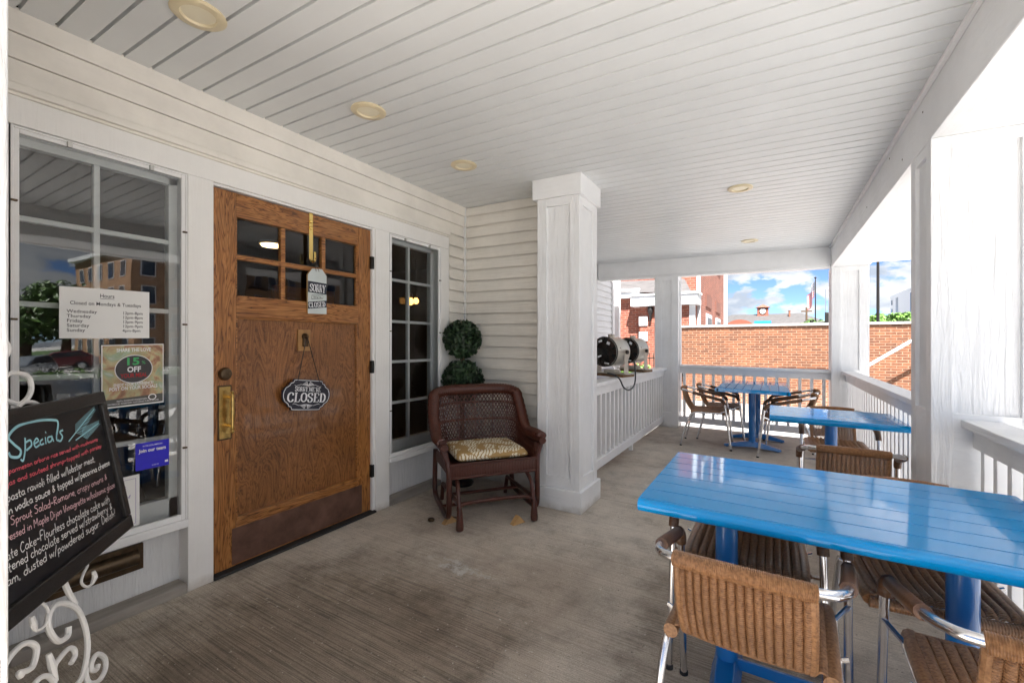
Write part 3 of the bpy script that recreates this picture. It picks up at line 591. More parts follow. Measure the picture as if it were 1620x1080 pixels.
# oval "closed" plaque
pq = thing('closed_plaque', 'black scalloped plaque reading closed hanging from the door knocker', 'sign', (-.0, 1.745, .81))
tilt = R(-7)
def plq(a, b, c): return Vector((-.022 + c, 1.745 + a * math.cos(tilt) - b * math.sin(tilt), .900 + a * math.sin(tilt) + b * math.cos(tilt)))
half = [(.085, .095), (.10, .093), (.105, .078), (.122, .072), (.128, .058), (.152, .042), (.163, .018), (.165, 0)]
outl = half + [(a, -b) for a, b in reversed(half[:-1])]; outl = outl + [(-a, -b) for a, b in outl]
outl = [(a, b) for a, b in outl]
MB().prism(outl, lambda a, b, c: plq(a, b, c), .012).build('board', blackp, pq)
pt = MB(); fq = lambda a, b, c: plq(a, b, .0132)
rim = [(a * .955, b * .94) for a, b in outl]; stroke(pt, rim + rim[:1], fq, .0035)
serif(pt, "SORRY,WE'RE", fq, -.088, .022, .180, .027, 0, 1.15); serif(pt, 'CLOSED', fq, -.132, -.042, .264, .054, 0, 1.1)
for sgn in (1, -1):
    yb = .064 * sgn
    stroke(pt, [(-.092, yb - .006 * sgn), (-.085, yb - .012 * sgn), (-.05, yb), (0, yb - .008 * sgn), (.05, yb), (.085, yb - .012 * sgn), (.092, yb - .006 * sgn)], fq, .0025)
    for q in (-1, 1):
        for k in range(4): stroke(pt, [(0, yb - .006 * sgn), (q * (.014 + .008 * k), yb + (.018 - .005 * k) * sgn)], fq, .003)
        stroke(pt, [(0, yb - .006 * sgn), (q * .012, yb + .019 * sgn), (q * .04, yb - .002 * sgn)], fq, .002)
pt.build('lettering', whitep, pq)
cd_ = MB(); 
for q in (-1, 1): cd_.tube([plq(q * .075, .085, .014), (-.012, 1.745 + q * .006, 1.245)], .0024, 6)
cd_.build('cord', rubber, pq)
# papers on the storm glass (x = 0.0)
def sheet(name, label, cat, y0, y1, z0, z1, m, x=.0055, sk=0, back=None):
    t = thing(name, label, cat, (x, (y0 + y1) / 2, z0))
    def fn(a, b, c): return Vector((x + c, y0 + a * (y1 - y0), z0 + b * (z1 - z0) + sk * a))
    MB().prism([(0, 0), (1, 0), (1, 1), (0, 1)], fn, .0006).build('paper', m, t); return t, fn
XS = -.0112
def sheet_fn(fn, w, h): return lambda a, b, c: fn(a / w, b / h, .001 + (c if c > .0013 else 0))
t, fn = sheet('hours_sheet', 'white laminated sheet listing opening hours on the left window', 'notice', .632, .934, 1.240, 1.452, paperw, XS, sk=.004)
f = sheet_fn(fn, .302, .212); tx = MB(); t2 = MB(); t3 = MB()
put_text(tx, 'Hours', f, .151, .175, .022, .048, .012); stroke(tx, [(.127, .170), (.175, .170)], f, .0018)
put_text(tx, 'Closed on Mondays & Tuesdays', f, .151, .140, .021, .238, .008)
for i, (d, hh) in enumerate((('Wednesday', '12pm-8pm'), ('Thursday', '12pm-8pm'), ('Friday', '12pm-9pm'), ('Saturday', '12pm-9pm'), ('Sunday', '4pm-8pm'))):
    z = .106 - i * .0195; put_text(t3, d, f, .022, z, .019, None, .01, align='LEFT', spacing=1.05); put_text(t2, hh, f, .203, z, .017, None, .01, align='LEFT')
tx.build('lettering', inkm, t); t2.build('time_lettering', inkm, t); t3.build('day_lettering', inkm, t)
t, fn = sheet('meal_poster', 'square food poster offering fifteen percent off below the hours sheet', 'poster', .763, .990, .936, 1.212, poster, XS - .0003, sk=.006)
f = sheet_fn(fn, .227, .276); W_, H_ = .227, .276
bd = MB(); 
for (a0, a1, b0, b1) in ((0, 1, 0, .02), (0, 1, .985, 1), (0, .018, .02, .985), (.985, 1, .02, .985)): bd.add([f(a0 * W_, b0 * H_, 0), f(a1 * W_, b0 * H_, 0), f(a1 * W_, b1 * H_, 0), f(a0 * W_, b1 * H_, 0)], [(0, 1, 2, 3)])
bd.build('border', paperw, t)
MB().add([f(.018 * W_, .02 * H_, .0), f(.985 * W_, .02 * H_, 0), f(.985 * W_, .16 * H_, 0), f(.018 * W_, .13 * H_, 0)], [(0, 1, 2, 3)]).build('foot_band', greyfoot, t)
el = [(.5 * W_ + .068 * math.cos(a), .60 * H_ + .062 * math.sin(a)) for a in [2 * math.pi * k / 40 for k in range(40)]]
MB().add([f(a, b, .0015) for a, b in el], [tuple(range(40))]).build('ellipse', dkgrey, t)
g1 = MB(); f3 = lambda a, b, c: f(a, b, .0021)
eo = MB(); stroke(eo, el + el[:1], f3, .003); eo.build('ellipse_outline', whitep, t); put_text(g1, 'SHARE THE LOVE', f3, .5 * W_, .885 * H_, .022, .125, .02)
put_text(g1, 'OFF', f3, .5 * W_, .555 * H_, .033, .05, .03); put_text(g1, 'ENJOY YOUR EXPERIENCE?', f3, .5 * W_, .335 * H_, .018, .145, .02); put_text(g1, 'POST ON YOUR SOCIALS', f3, .5 * W_, .27 * H_, .021, .175, .02)
put_text(g1, 'FACEBOOK: ROSEMARY AND JEANS PUBLIC HOUSE', f3, .5 * W_, .045 * H_, .010, .185); put_text(g1, 'INSTA: ROSEMARYANDJEANSPH', f3, .47 * W_, .085 * H_, .010, .11)
rg = [(.80 * W_ + .014 * math.cos(a), .115 * H_ + .012 * math.sin(a)) for a in [2 * math.pi * k / 20 for k in range(21)]]; eo = MB(); stroke(eo, rg, f3, .004); eo.build('ring_mark', whitep, t)
g1.build('lettering', whitep, t)
g2 = MB(); put_text(g2, '15', f3, .47 * W_, .67 * H_, .045, .045, .03); put_text(g2, '%', f3, .655 * W_, .675 * H_, .02, .014); g2.build('green_lettering', greenp, t)
g2 = MB(); put_text(g2, 'YOUR MEAL', f3, .5 * W_, .465 * H_, .026, .098, .02); g2.build('red_lettering', redp, t)
t, fn = sheet('recruitment_card', 'small violet blue card reading join our team at lower window right', 'notice', .882, 1.012, .640, .764, violet, XS, sk=.002)
f = sheet_fn(fn, .13, .124); g1 = MB(); put_text(g1, 'Join our team', f, .065, .080, .022, .105, .03); put_text(g1, 'IN THE LOCAL AMERICAN', f, .065, .105, .009, .075, .01); g2 = MB(); put_text(g2, 'SCAN ME', f, .075, .012, .007, .026); g2.build('small_lettering', whitep, t)
g1.build('lettering', whitep, t); MB().add([f(.113, .016, 0), f(.126, .016, 0), f(.126, .026, 0), f(.113, .026, 0)], [(0, 1, 2, 3)]).build('corner_label', whitep, t)
t, fn = sheet('notice_sheet', 'white sheet with thin lilac border partly hidden behind the chalkboard', 'notice', .70, .897, .392, .622, paperw, XS, sk=.004)
f = sheet_fn(fn, .197, .23); g1 = MB(); stroke(g1, [(.012, .012), (.183, .012), (.183, .214), (.012, .214), (.012, .012)], f, .002); g1.build('border', lilac, t); g1 = MB(); put_text(g1, 'HOURS', f, .11, .172, .02, .075, .02); put_text(g1, 'of', f, .155, .130, .022); put_text(g1, 'Parties', f, .10, .10, .016); g1.build('lettering', lilac, t)

# ================================================================== CHALKBOARD ON ITS EASEL
RB = Vector((.335, .745, .510)); hd_ = Vector((.77, -.64, 0)).normalized(); nrm = Vector((.64, .77, 0)).normalized(); up_ = (Vector((0, 0, .52)) - nrm * .092).normalized(); BH = .535; BW = .84
fnrm = hd_.cross(up_) * -1
if fnrm.dot(nrm) < 0: fnrm = -fnrm
def brd(a, b, c): return RB + hd_ * a + up_ * b + fnrm * c         # a: from the right edge leftwards, b: up, c: out of the face
cb = thing('chalkboard', 'black framed chalkboard listing the specials tilted on the white iron easel', 'chalkboard', tuple(brd(BW / 2, 0, 0)), shear=False)
def bquad(mb, a0, a1, b0, b1, c0, c1):
    vs = [brd(a, b, c) for a in (a0, a1) for b in (b0, b1) for c in (c0, c1)]; return mb.add(vs, [(0, 1, 3, 2), (4, 6, 7, 5), (0, 4, 5, 1), (2, 3, 7, 6), (0, 2, 6, 4), (1, 5, 7, 3)])
bquad(MB(), .02, BW - .02, .02, BH - .02, -.012, -.002).build('slate', board_m, cb, shear=False)
for (a0, a1, b0, b1) in ((0, BW, 0, .05), (0, BW, BH - .045, BH), (0, .035, .05, BH - .045), (BW - .035, BW, .05, BH - .045)):
    recalc(bquad(MB(), a0, a1, b0, b1, -.016, .012).build('frame', frame_m, cb, shear=False, bevel=.005))
def b_of(u, v):                      # where a measured photo point lies on the board
    d = ray(u, v); n = fnrm; k = (RB - CAMP).dot(n) / d.dot(n); p = CAMP + d * k - RB; return p.dot(hd_), p.dot(up_)
fb = lambda a, b, c: brd(-a, b, -.0004)   # a runs left to right for writing
def bl(u, v): a, b = b_of(u, v); return -a, b
tx = {}
for k_, m_, s_, pr, pl, h_, w_ in (('red_writing', chalk_r, 'creamy parmesan arborio rice served with mushrooms', (155, 697), (12, 750), .017, .0030), ('red_writing', chalk_r, 'asparagas and sauteed shrimp~topped with parsley', (161, 707), (10, 770), .018, .0030),
    ('white_writing', chalk_w, 'fresh pasta ravioli filled w/lobster meat,', (151, 729), (10, 795), .026, .0036), ('white_writing', chalk_w, 'tarragon vodka sauce & topped w/pecorina cheese', (174, 735), (11, 815), .026, .0036),
    ('pink_writing', chalk_p, 'Brussel Sprout Salad~Romaine, crispy onions &', (170, 758), (10, 835), .026, .0030), ('pink_writing', chalk_p, 'cheese dressed in Maple Dijon Vinaigrette w/balsamic glaze', (182, 770), (10, 857), .025, .0028),
    ('white_writing', chalk_w, 'Chocolate Cake~Flourless chocolate cake with', (174, 793), (9, 888), .030, .0032), ('white_writing', chalk_w, 'unsweetened chocolate served w/strawberry &', (178, 804), (9, 908), .029, .0032), ('white_writing', chalk_w, 'ice cream, dusted w/powdered sugar. Delish!', (183, 815), (9, 930), .029, .0032)):
    a1, b1 = bl(*pr); a0, b0 = bl(*pl); ln = math.hypot(a1 - a0, b1 - b0); rot = math.atan2(b1 - b0, a1 - a0)
    hand(tx.setdefault((k_, s_), (MB(), m_))[0], s_, fb, a1, b1, rot, h_ * .88, min(ln * 1.16, BW - .09 + a1 + .03), w_ * .78)
for k_, (mb_, m_) in tx.items(): mb_.build(k_[0], m_, cb, shear=False)
hb = MB()
def px_stroke(pts, w, n=6): stroke(hb, [(q.x, q.y) for q in smooth_path([(*bl(*p), 0) for p in pts], n)], fb, w)
px_stroke([(90, 687), (92, 668), (84, 664), (60, 665), (30, 673), (14, 690), (22, 702), (33, 712), (30, 722), (18, 722), (14, 715)], .008)
px_stroke([(40, 692), (40, 712), (37, 728), (33, 726)], .006); px_stroke([(40, 700), (48, 696), (50, 704), (42, 712)], .006)
px_stroke([(54, 702), (61, 697), (58, 693), (54, 700), (57, 707), (63, 703)], .005); px_stroke([(68, 694), (64, 698), (65, 703), (70, 701)], .005); px_stroke([(72, 691), (73, 702)], .005); px_stroke([(72, 684), (73, 683)], .005)
px_stroke([(81, 690), (76, 692), (77, 699), (82, 696), (82, 689), (85, 698)], .005); px_stroke([(90, 683), (90, 695), (94, 696)], .006); px_stroke([(100, 680), (95, 683), (99, 690), (96, 697), (91, 696)], .006)
for tip, root in (((149, 647), (109, 698)), ((156, 669), (120, 696))):
    a0, b0 = bl(*root); a1, b1 = bl(*tip); stroke(hb, [(a0, b0), (a1, b1)], fb, .004)
    for k in range(20):
        f_ = .25 + .75 * k / 19; px, py = a0 + (a1 - a0) * f_, b0 + (b1 - b0) * f_; an = math.atan2(b1 - b0, a1 - a0)
        for sg_ in (-1, 1): L = .034 * (1.15 - f_ * .8); stroke(hb, [(px, py), (px + L * math.cos(an + sg_ * .75), py + L * math.sin(an + sg_ * .75))], fb, .0017)
hb.build('blue_lettering', chalk_b, cb, shear=False)
# easel: everything measured in the plane of the board, a little behind it
ez = thing('iron_easel', 'white wrought iron scroll easel standing under the chalkboard', 'easel', tuple(brd(BW / 2, 0, 0) * Vector((1, 1, 0)) if False else (brd(BW / 2, 0, 0).x, brd(BW / 2, 0, 0).y, 0)), shear=False)
def ipx(pts, r, c=-.03, n=7, seg=8, taper=False):
    pp = [brd(*b_of(*p), c) for p in pts]; q = smooth_path(pp, n); rr = r
    if taper: rr = [r * (1 - .35 * abs(2 * i / (len(q) - 1) - 1)) for i in range(len(q))]
    return MB().tube(q, rr, seg)
def iron_part(name, pts, r, **kw): return ipx(pts, r, **kw).build(name, ironw, ez, shear=False)
iron_part('leg', [(90, 780), (118, 905), (138, 950)], .008); iron_part('leg', [(20, 960), (19, 1000), (18, 1075), (17, 1130)], .008)
iron_part('scroll', [(128, 985), (126, 1000), (112, 1007), (99, 990), (97, 970), (106, 952), (122, 948), (141, 958), (153, 985), (157, 1020), (150, 1060), (134, 1082), (100, 1100)], .008)
iron_part('scroll', [(173, 1045), (170, 1053), (163, 1052), (164, 1040), (172, 1028), (183, 1035), (184, 1052), (174, 1070), (160, 1073), (155, 1062), (155, 1050)], .0075)
iron_part('scroll', [(57, 1062), (54, 1056), (62, 1054), (74, 1046), (80, 1020), (72, 1010), (58, 1012), (40, 1030), (27, 1055), (20, 1090)], .0075)
iron_part('scroll', [(132, 1042), (138, 1030), (136, 1020), (128, 1019), (114, 1035), (107, 1048), (107, 1075)], .007)
iron_part('scroll', [(107, 1072), (98, 1062), (86, 1064), (74, 1078), (66, 1095)], .007)
iron_part('scroll', [(73, 975), (73, 984), (80, 990), (92, 982), (97, 965), (93, 951), (83, 948), (62, 956), (42, 962)], .004)
iron_part('scroll', [(133, 893), (146, 886), (156, 888), (150, 902), (147, 915), (153, 922), (161, 920), (167, 910), (165, 902)], .004)
iron_part('scroll', [(22, 610), (27, 592), (40, 587), (60, 592), (66, 610), (60, 627), (46, 636), (28, 630), (14, 620)], .007, c=-.025); iron_part('scroll', [(42, 642), (52, 634), (66, 634), (77, 640)], .006, c=-.02)
iron_part('scroll', [(14, 545), (22, 538), (27, 548), (24, 560), (14, 563)], .007, c=-.02)
iron_part('leaf', [(98, 1027), (103, 1045), (109, 1070)], .010, taper=True); iron_part('leaf', [(165, 898), (167, 908), (163, 918)], .008, taper=True); iron_part('leaf', [(72, 968), (74, 978), (78, 988)], .008, taper=True)
iron_part('leaf', [(20, 590), (26, 598), (28, 606)], .009, taper=True)
q = brd(BW / 2, .3, -.03); MB().tube([q, (q.x - nrm.x * .22 + .02, q.y - .1, -.02)], .008).build('rear_leg', ironw, ez, shear=False)

# ================================================================== WICKER GLIDER CHAIR
GL = thing('glider_chair', 'dark red brown wicker glider chair with high rounded back beside the window', 'chair', (0, 0, 0), shear=False)
def weave(mb, fn, nu, nv, r=.0035, wave=.004, seg=6, skip=0, per=5):      # strands along u, bulging over ribs that run along v
    for j in range(nv):
        v = (j + .5) / nv; pts = [fn(i / (nu * per), v, wave * abs(math.sin(math.pi * i / per)) ** .8) for i in range(nu * per + 1)]; mb.tube(pts, r, seg)
def glider():
    def arcpt(s):             # plan of the back-and-arm rim, s in -1..1 (arms forward at the ends)
        a = s * 1.0
        x = .315 * math.sin(max(-1, min(1, a * 1.9)) * math.pi / 2); x = max(-.32, min(.32, x))
        t = max(0, abs(a) - .42) / .58; y = -.27 + .06 * min(1, abs(a) / .42) ** 2 + .47 * t; z = .93 - .035 * min(1, abs(a) / .42) ** 4
        if t > 0: z = .60 + .295 * (1 - min(1, t * 2.1)) ** 2.0 if t < .48 else .60 - .02 * (t - .48)
        return Vector((x, y, z))
    S = [arcpt(-1 + 2 * i / 60) for i in range(61)]
    # rolled rim with wrapped ridges
    m = MB(); path = []; rr = []
    N = 150
    for i in range(N + 1):
        s = -1 + 2 * i / N; p = arcpt(s); path.append(p + Vector((0, .012, -.035))); rr.append((.042 - .018 * abs(s) ** 2) + (.0034 if i % 2 else 0))
    m.tube(path, rr, 10); m.build('rim', redw, GL, False)
    # lattice of crossed canes between rim and seat
    la = MB()
    def wall(s, h):           # h 0 at seat, 1 at rim
        p = arcpt(s); b = Vector((p.x * .86, -.20 + (p.y + .27) * .86, .42)); q = b.lerp(p + Vector((0, .01, -.05)), h); return q
    for k in range(78):
        for sgn in (1, -1):
            s0 = -1.15 + 2.3 * k / 77; pts = []
            for i in range(11):
                h = i / 10; s = s0 + sgn * .30 * h
                if abs(s) <= .98: pts.append(wall(s, h) + Vector((0, .002 * sgn, 0)))
            if len(pts) > 2: la.tube(pts, .0042, 5)
    for h in (.18, .5, .8): la.tube([wall(-.97 + 1.94 * i / 40, h) for i in range(41)], .007, 6)
    for k in range(13): s = -.9 + 1.8 * k / 12; la.tube([wall(s, i / 4) for i in range(5)], .005, 5)
    la.build('back_weave', redw, GL, False)
    # posts
    pz = MB()
    for q in (-1, 1):
        p = []
    for q in (-1, 1):
        MB().tube(smooth_path([(q * .315, .20, .585), (q * .295, .235, .45), (q * .285, .25, .36), (q * .285, .25, .12), (q * .285, .20, .055), (q * .285, .05, .05), (q * .285, -.20, .06), (q * .285, -.26, .13), (q * .28, -.26, .42)], 5), .017, 8).build('side_loop', redd, GL, False)
        MB().tube([(q * .345, .225, .588), (q * .29, .245, .44)], .013, 8).build('arm_brace', redd, GL, False)
        MB().tube([(q * .31, .17, .588), (q * .285, .22, .41)], .013, 8).build('arm_brace', redd, GL, False)
        ar = MB(); N2 = 50; pts = [Vector((q * (.322 + .012 * math.sin(i / N2 * 3)), .00 + .25 * i / N2, .585)) for i in range(N2 + 1)]; ar.tube(pts, [.027 + (.0025 if i % 2 else 0) - (.010 if i > N2 - 3 else 0) for i in range(N2 + 1)], 10); ar.build('arm_pad', redw, GL, False)
    # seat box with vertical wrap apron
    ap = MB(); ap.box(-.272, .272, -.22, .235, .365, .405); ap.build('seat_deck', redd, GL, False)
    aw = MB()
    for i in range(54):
        x = -.275 + .55 * i / 53; aw.tube([(x, .248, .345), (x, .252, .385), (x, .246, .425)], .0056, 6)
    for i in range(44):
        y_ = -.2 + .44 * i / 43
        for q in (-1, 1): aw.tube([(q * .278, y_, .345), (q * .282, y_, .385), (q * .276, y_, .425)], .0056, 6)
    aw.build('apron', redw, GL, False); MB().tube([(-.285, .25, .338), (.285, .25, .338)], .011, 8).tube([(-.28, .25, .43), (.28, .25, .43)], .009, 8).build('apron_rail', redd, GL, False)
    # base
    for q in (-1, 1):
        MB().tube(smooth_path([(q * .225, .20, .33), (q * .235, .27, .27), (q * .235, .30, .20), (q * .235, .32, .12)], 5), .013, 8).lathe([(.010, .16), (.016, .13), (.021, .07), (.024, .03), (.022, .008), (.012, 0)], (q * .235, .325, 0), (0, 0, 1), 14).build('front_leg', redd, GL, False)
        MB().tube([(q * .235, .30, .17), (q * .235, -.22, .15), (q * .235, -.26, .02), (q * .235, -.26, .0)], .014, 8).build('rear_leg', redd, GL, False)
    MB().tube(smooth_path([(-.235, .31, .12), (-.19, .28, .165), (.19, .28, .165), (.235, .31, .12)], 5), .013, 8).build('stretcher', redd, GL, False)
    MB().tube([(-.235, .05, .155), (.235, .05, .155)], .012, 8).build('stretcher', redd, GL, False)
    MB().tube([(-.285, .0, .055), (.285, .0, .055)], .012, 8).build('stretcher', redd, GL, False)
glider()
GX, GY, GR = .618, 2.77, -130
place(GL, GX, GY, GR); GL.scale = (1.12, 1.06, .965)
cs = MB()
nx, ny = 22, 22; vs = []; fs = []
def cush_pt(i, j, top):
    x = -1 + 2 * i / nx; y_ = -1 + 2 * j / ny; e = max(abs(x), abs(y_)); th = .040 * (1 - max(0, (e - .86) / .14) ** 2 * .75) + .012 * (1 - x * x) * (1 - y_ * y_)
    rx = 1 - .04 * max(0, abs(y_) - .8) / .2; return Vector((x * .235 * rx, y_ * .215 + .02, .445 + (th if top else -.022 * (1 - max(0, (e - .86) / .14) ** 2)) + .012))
for top in (1, 0):
    o0 = len(vs); vs += [cush_pt(i, j, top) for i in range(nx + 1) for j in range(ny + 1)]
    for i in range(nx):
        for j in range(ny):
            a = o0 + i * (ny + 1) + j; q = (a, a + ny + 1, a + ny + 2, a + 1); fs.append(q if top else q[::-1])
n1 = (nx + 1) * (ny + 1); edge = [i * (ny + 1) for i in range(nx + 1)] + [nx * (ny + 1) + j for j in range(1, ny + 1)] + [i * (ny + 1) + ny for i in range(nx - 1, -1, -1)] + [j for j in range(ny - 1, 0, -1)]
for k in range(len(edge)): a, b = edge[k], edge[(k + 1) % len(edge)]; fs.append((b, a, a + n1, b + n1))
cs.add(vs, fs); co = recalc(cs.build('seat_cushion', cush, None, False, sharp=70)); place(co, GX, GY, GR); co.scale = (1.12, 1.06, .965); tag(co, 'gold cushion with white leaf print on the dark wicker glider', 'cushion')

# ================================================================== TOPIARY, WEDGES, STONE
def leaves(mb, c, r, n, size, squash=1, shell=.72):
    for _ in range(n):
        d = Vector((rnd.gauss(0, 1), rnd.gauss(0, 1), rnd.gauss(0, 1))).normalized(); p = Vector(c) + Vector((d.x, d.y, d.z * squash)) * r * (shell + (1.09 - shell) * rnd.random() ** .6)
        a = (d + Vector((rnd.uniform(-1, 1), rnd.uniform(-1, 1), rnd.uniform(-1, 1))) * .9).normalized(); b = a.orthogonal().normalized(); w = a.cross(b); an = rnd.uniform(0, 6.28); b2 = b * math.cos(an) + w * math.sin(an); s_ = size * rnd.uniform(.7, 1.3)
        n_ = a.cross(b2); mb.add([p - b2 * s_ * .5, p + a * s_ * .2 + b2 * .0 + n_ * s_ * .3, p + b2 * s_ * .6 + a * s_ * .25, p + a * s_ * .2 - n_ * s_ * .3], [(0, 1, 2, 3)])
tp = thing('topiary', 'dark green double ball topiary in the corner behind the wicker chair', 'plant', (.15, 3.13, 0))
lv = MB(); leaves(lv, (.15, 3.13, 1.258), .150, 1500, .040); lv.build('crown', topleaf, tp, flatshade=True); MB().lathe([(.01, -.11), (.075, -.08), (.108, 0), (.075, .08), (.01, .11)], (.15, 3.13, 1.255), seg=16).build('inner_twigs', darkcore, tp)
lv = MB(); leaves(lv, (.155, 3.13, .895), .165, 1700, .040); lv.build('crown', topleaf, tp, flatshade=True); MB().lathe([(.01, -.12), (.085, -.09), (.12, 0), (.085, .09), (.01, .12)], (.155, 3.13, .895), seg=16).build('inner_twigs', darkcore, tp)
tk = MB(); 
for k in range(4): tk.tube(smooth_path([(.15 + .012 * math.cos(k * 1.6 + z * 9), 3.13 + .012 * math.sin(k * 1.6 + z * 9), z) for z in [.3, .5, .7, .9, 1.0, 1.1, 1.2]], 3), .010, 6)
tk.build('trunk', bark, tp)
MB().lathe([(.09, 0), (.10, .02), (.06, .06), (.07, .10), (.13, .17), (.15, .28), (.145, .33), (.165, .35), (.165, .37), (.13, .37), (.12, .33)], (.15, 3.13, 0), seg=28).build('urn', iron, tp)
def wedge(x, y, rot, label):
    m = MB(); M = Matrix.Translation((x, y, 0)) @ Matrix.Rotation(R(rot), 4, 'Z'); m.prism([(-.055, 0), (.055, 0), (0, .055)], lambda a, b, c: M @ Vector((a, c, b)), .04)
    tag(recalc(m.build('wooden_wedge', woodedge, bevel=.002)), label, 'wedge', 'wooden chocks under the glider')
wedge(.985, 2.66, 70, 'triangular light wood wedge in front of the glider right foot'); wedge(.585, 2.42, 70, 'small wooden wedge half hidden behind the glider left front leg')
ic = MB(); ic.lathe([(.004, 0), (.020, .004), (.024, .013), (.018, .022), (.004, .026)], (.445, 2.375, 0), seg=14); tag(ic.build('pebble', brassd), 'small dark round pebble on the floor near the sidelight', 'pebble')

dl = MB(); lp_ = [(-.028, 0), (-.012, .010), (.008, .012), (.03, .0), (.01, -.011), (-.012, -.009)]
dl.prism(lp_, lambda a, b, c: Vector((.56 + a, 2.50 + b * 1.1, .004 + c + 9 * a * a + 25 * b * b)), .0008); tag(recalc(dl.build('dry_leaf', bark)), 'tiny curled dry leaf on the floor before the wicker glider', 'leaf')

# ================================================================== BISTRO CHAIRS
CH = thing('bistro_chair', 'x', 'chair', (0, 0, 0), 'brown wicker and aluminium bistro chairs', shear=False)
def bistro():
    def side(q): return [(q * .250, .265, 0), (q * .248, .235, .25), (q * .246, .205, .50), (q * .245, .190, .555), (q * .243, .155, .585), (q * .240, .10, .597), (q * .230, -.08, .640), (q * .222, -.17, .662), (q * .205, -.235, .678), (q * .165, -.272, .686)]
    Ls = side(-1); Rs = side(1)
    path = smooth_path(Ls + [(0, -.290, .691)] + Rs[::-1], 5)
    fr = MB(); fr.tube(path, .0125, 10); fr.build('frame', alu, CH, False)
    for q in (-1, 1):
        MB().tube(smooth_path([(q * .205, .17, .418), (q * .205, 0, .418), (q * .205, -.13, .415), (q * .208, -.19, .36), (q * .214, -.235, .22), (q * .222, -.285, 0)], 5), .0118, 10).build('leg', alu, CH, False)
        MB().lathe([(.0150, 0), (.0150, .018), (.013, .02)], (q * .250, .265, 0), seg=10).lathe([(.0145, 0), (.0145, .018), (.0125, .02)], (q * .222, -.285, 0), seg=10).build('foot_cap', rubber, CH, False)
        MB().tube([(q * .20, .135, .418), (q * .248, .205, .45)], .008, 8).build('seat_bolt', alu, CH, False)
        MB().tube([(q * .205, -.05, .418), (q * .232, -.05, .43)], .007, 8).build('side_bolt', alu, CH, False)
        sl = smooth_path(side(q)[2:8], 22); sl = sl[12:-8]
        MB().tube(sl, [.0185 + (.0009 if i % 2 else 0) for i in range(len(sl))], 12).build('arm_sleeve', wickd, CH, False)
    MB().tube([(-.213, -.228, .245), (.213, -.228, .245)], .009, 8).build('rear_stretcher', alu, CH, False)
    MB().tube([(-.205, .12, .40), (.205, .12, .40)], .009, 8).build('seat_bar', alu, CH, False)
    # wrapped top rail
    tr_ = MB(); N = 150; pts = []
    for i in range(N + 1): x = -.158 + .316 * i / N; pts.append(Vector((x, -.290 + .60 * x * x, .691 - .22 * x * x)))
    tr_.tube(pts, [.0205 + (.0018 if i % 2 else 0) for i in range(N + 1)], 10); tr_.build('top_wrap', wick, CH, False)
    # back panel: curved sheet of strands over vertical ribs
    def bk(u, v, d):
        x = (-.150 + .300 * u) * (1.0 + .06 * v * (1 - v)); zz = .418 + .258 * v
        e = (v - 0) ; y_ = -.178 - .108 * e - .02 * math.sin(e * math.pi) + .55 * x * x
        if v < .12: y_ += (.12 - v) * .22
        return Vector((x, y_ - d + .005, zz))
    pb = MB(); weave(pb, bk, 15, 40, .0031, .0105, 6)
    pb.build('backrest', wick, CH, False)
    ed = MB()
    for q in (0, 1): 
        pts = [bk(q, i / 60, 0) for i in range(61)]; ed.tube(pts, [.011 + (.0012 if i % 2 else 0) for i in range(61)], 8)
    bb = [bk(i / 60, 0, -.004) for i in range(61)]; ed.tube(bb, [.011 + (.0012 if i % 2 else 0) for i in range(61)], 8); ed.build('back_edging', wick, CH, False)
    # seat
    def st(u, v, d):
        x = -.185 + .370 * u; y_ = -.175 + .385 * v; dip = .016 * math.sin(u * math.pi) * math.sin(min(1, v * 1.1) * math.pi)
        fr_ = max(0, (v - .88) / .12); return Vector((x, y_, .437 - dip - .022 * fr_ ** 2 + d))
    sp = MB(); weave(sp, st, 13, 58, .0032, .0105, 6); sp.build('seat', wick, CH, False)
    sr = MB()
    for q in (-1, 1): sr.tube(smooth_path([(q * .192, -.175, .425), (q * .194, 0, .425), (q * .192, .17, .425), (q * .186, .208, .418)], 10), .0205, 10)
    fe = [Vector((-.19 + .38 * i / 110, .212, .412)) for i in range(111)]; sr.tube(fe, [.0185 + (.0014 if i % 2 else 0) for i in range(111)], 10); sr.build('seat_edging', wick, CH, False)
bistro()
chairs = [(2.425, 1.515, -3, 'wicker chair with back to the camera at near table left end'), (3.005, 1.485, -2, 'wicker chair cut by the lower right corner at the near table'),
          (2.385, 2.06, 180, 'wicker chair tucked under the near table behind its left pedestal'), (2.935, 2.10, 183, 'wicker chair tucked under the near table with seat showing behind right pedestal'),
          (2.865, 3.25, -3, 'wicker chair with open weave back turned to camera at the middle table'), (2.93, 4.52, 180, 'wicker chair on the far side of the middle table by right railing'),
          (1.79, 5.98, -88, 'wicker chair at left of far table nearest the left railing'), (1.90, 6.50, -86, 'wicker chair at left of far table close to the far railing'),
          (2.60, 5.86, 91, 'wicker chair at right of far table nearer the middle table'), (2.66, 6.42, 93, 'wicker chair at right of far table behind its neighbour by far railing')]
for i, (x, y, r_, lab) in enumerate(chairs): place(CH if i == 0 else copy_tree(CH), x, y, r_, 0, lab)

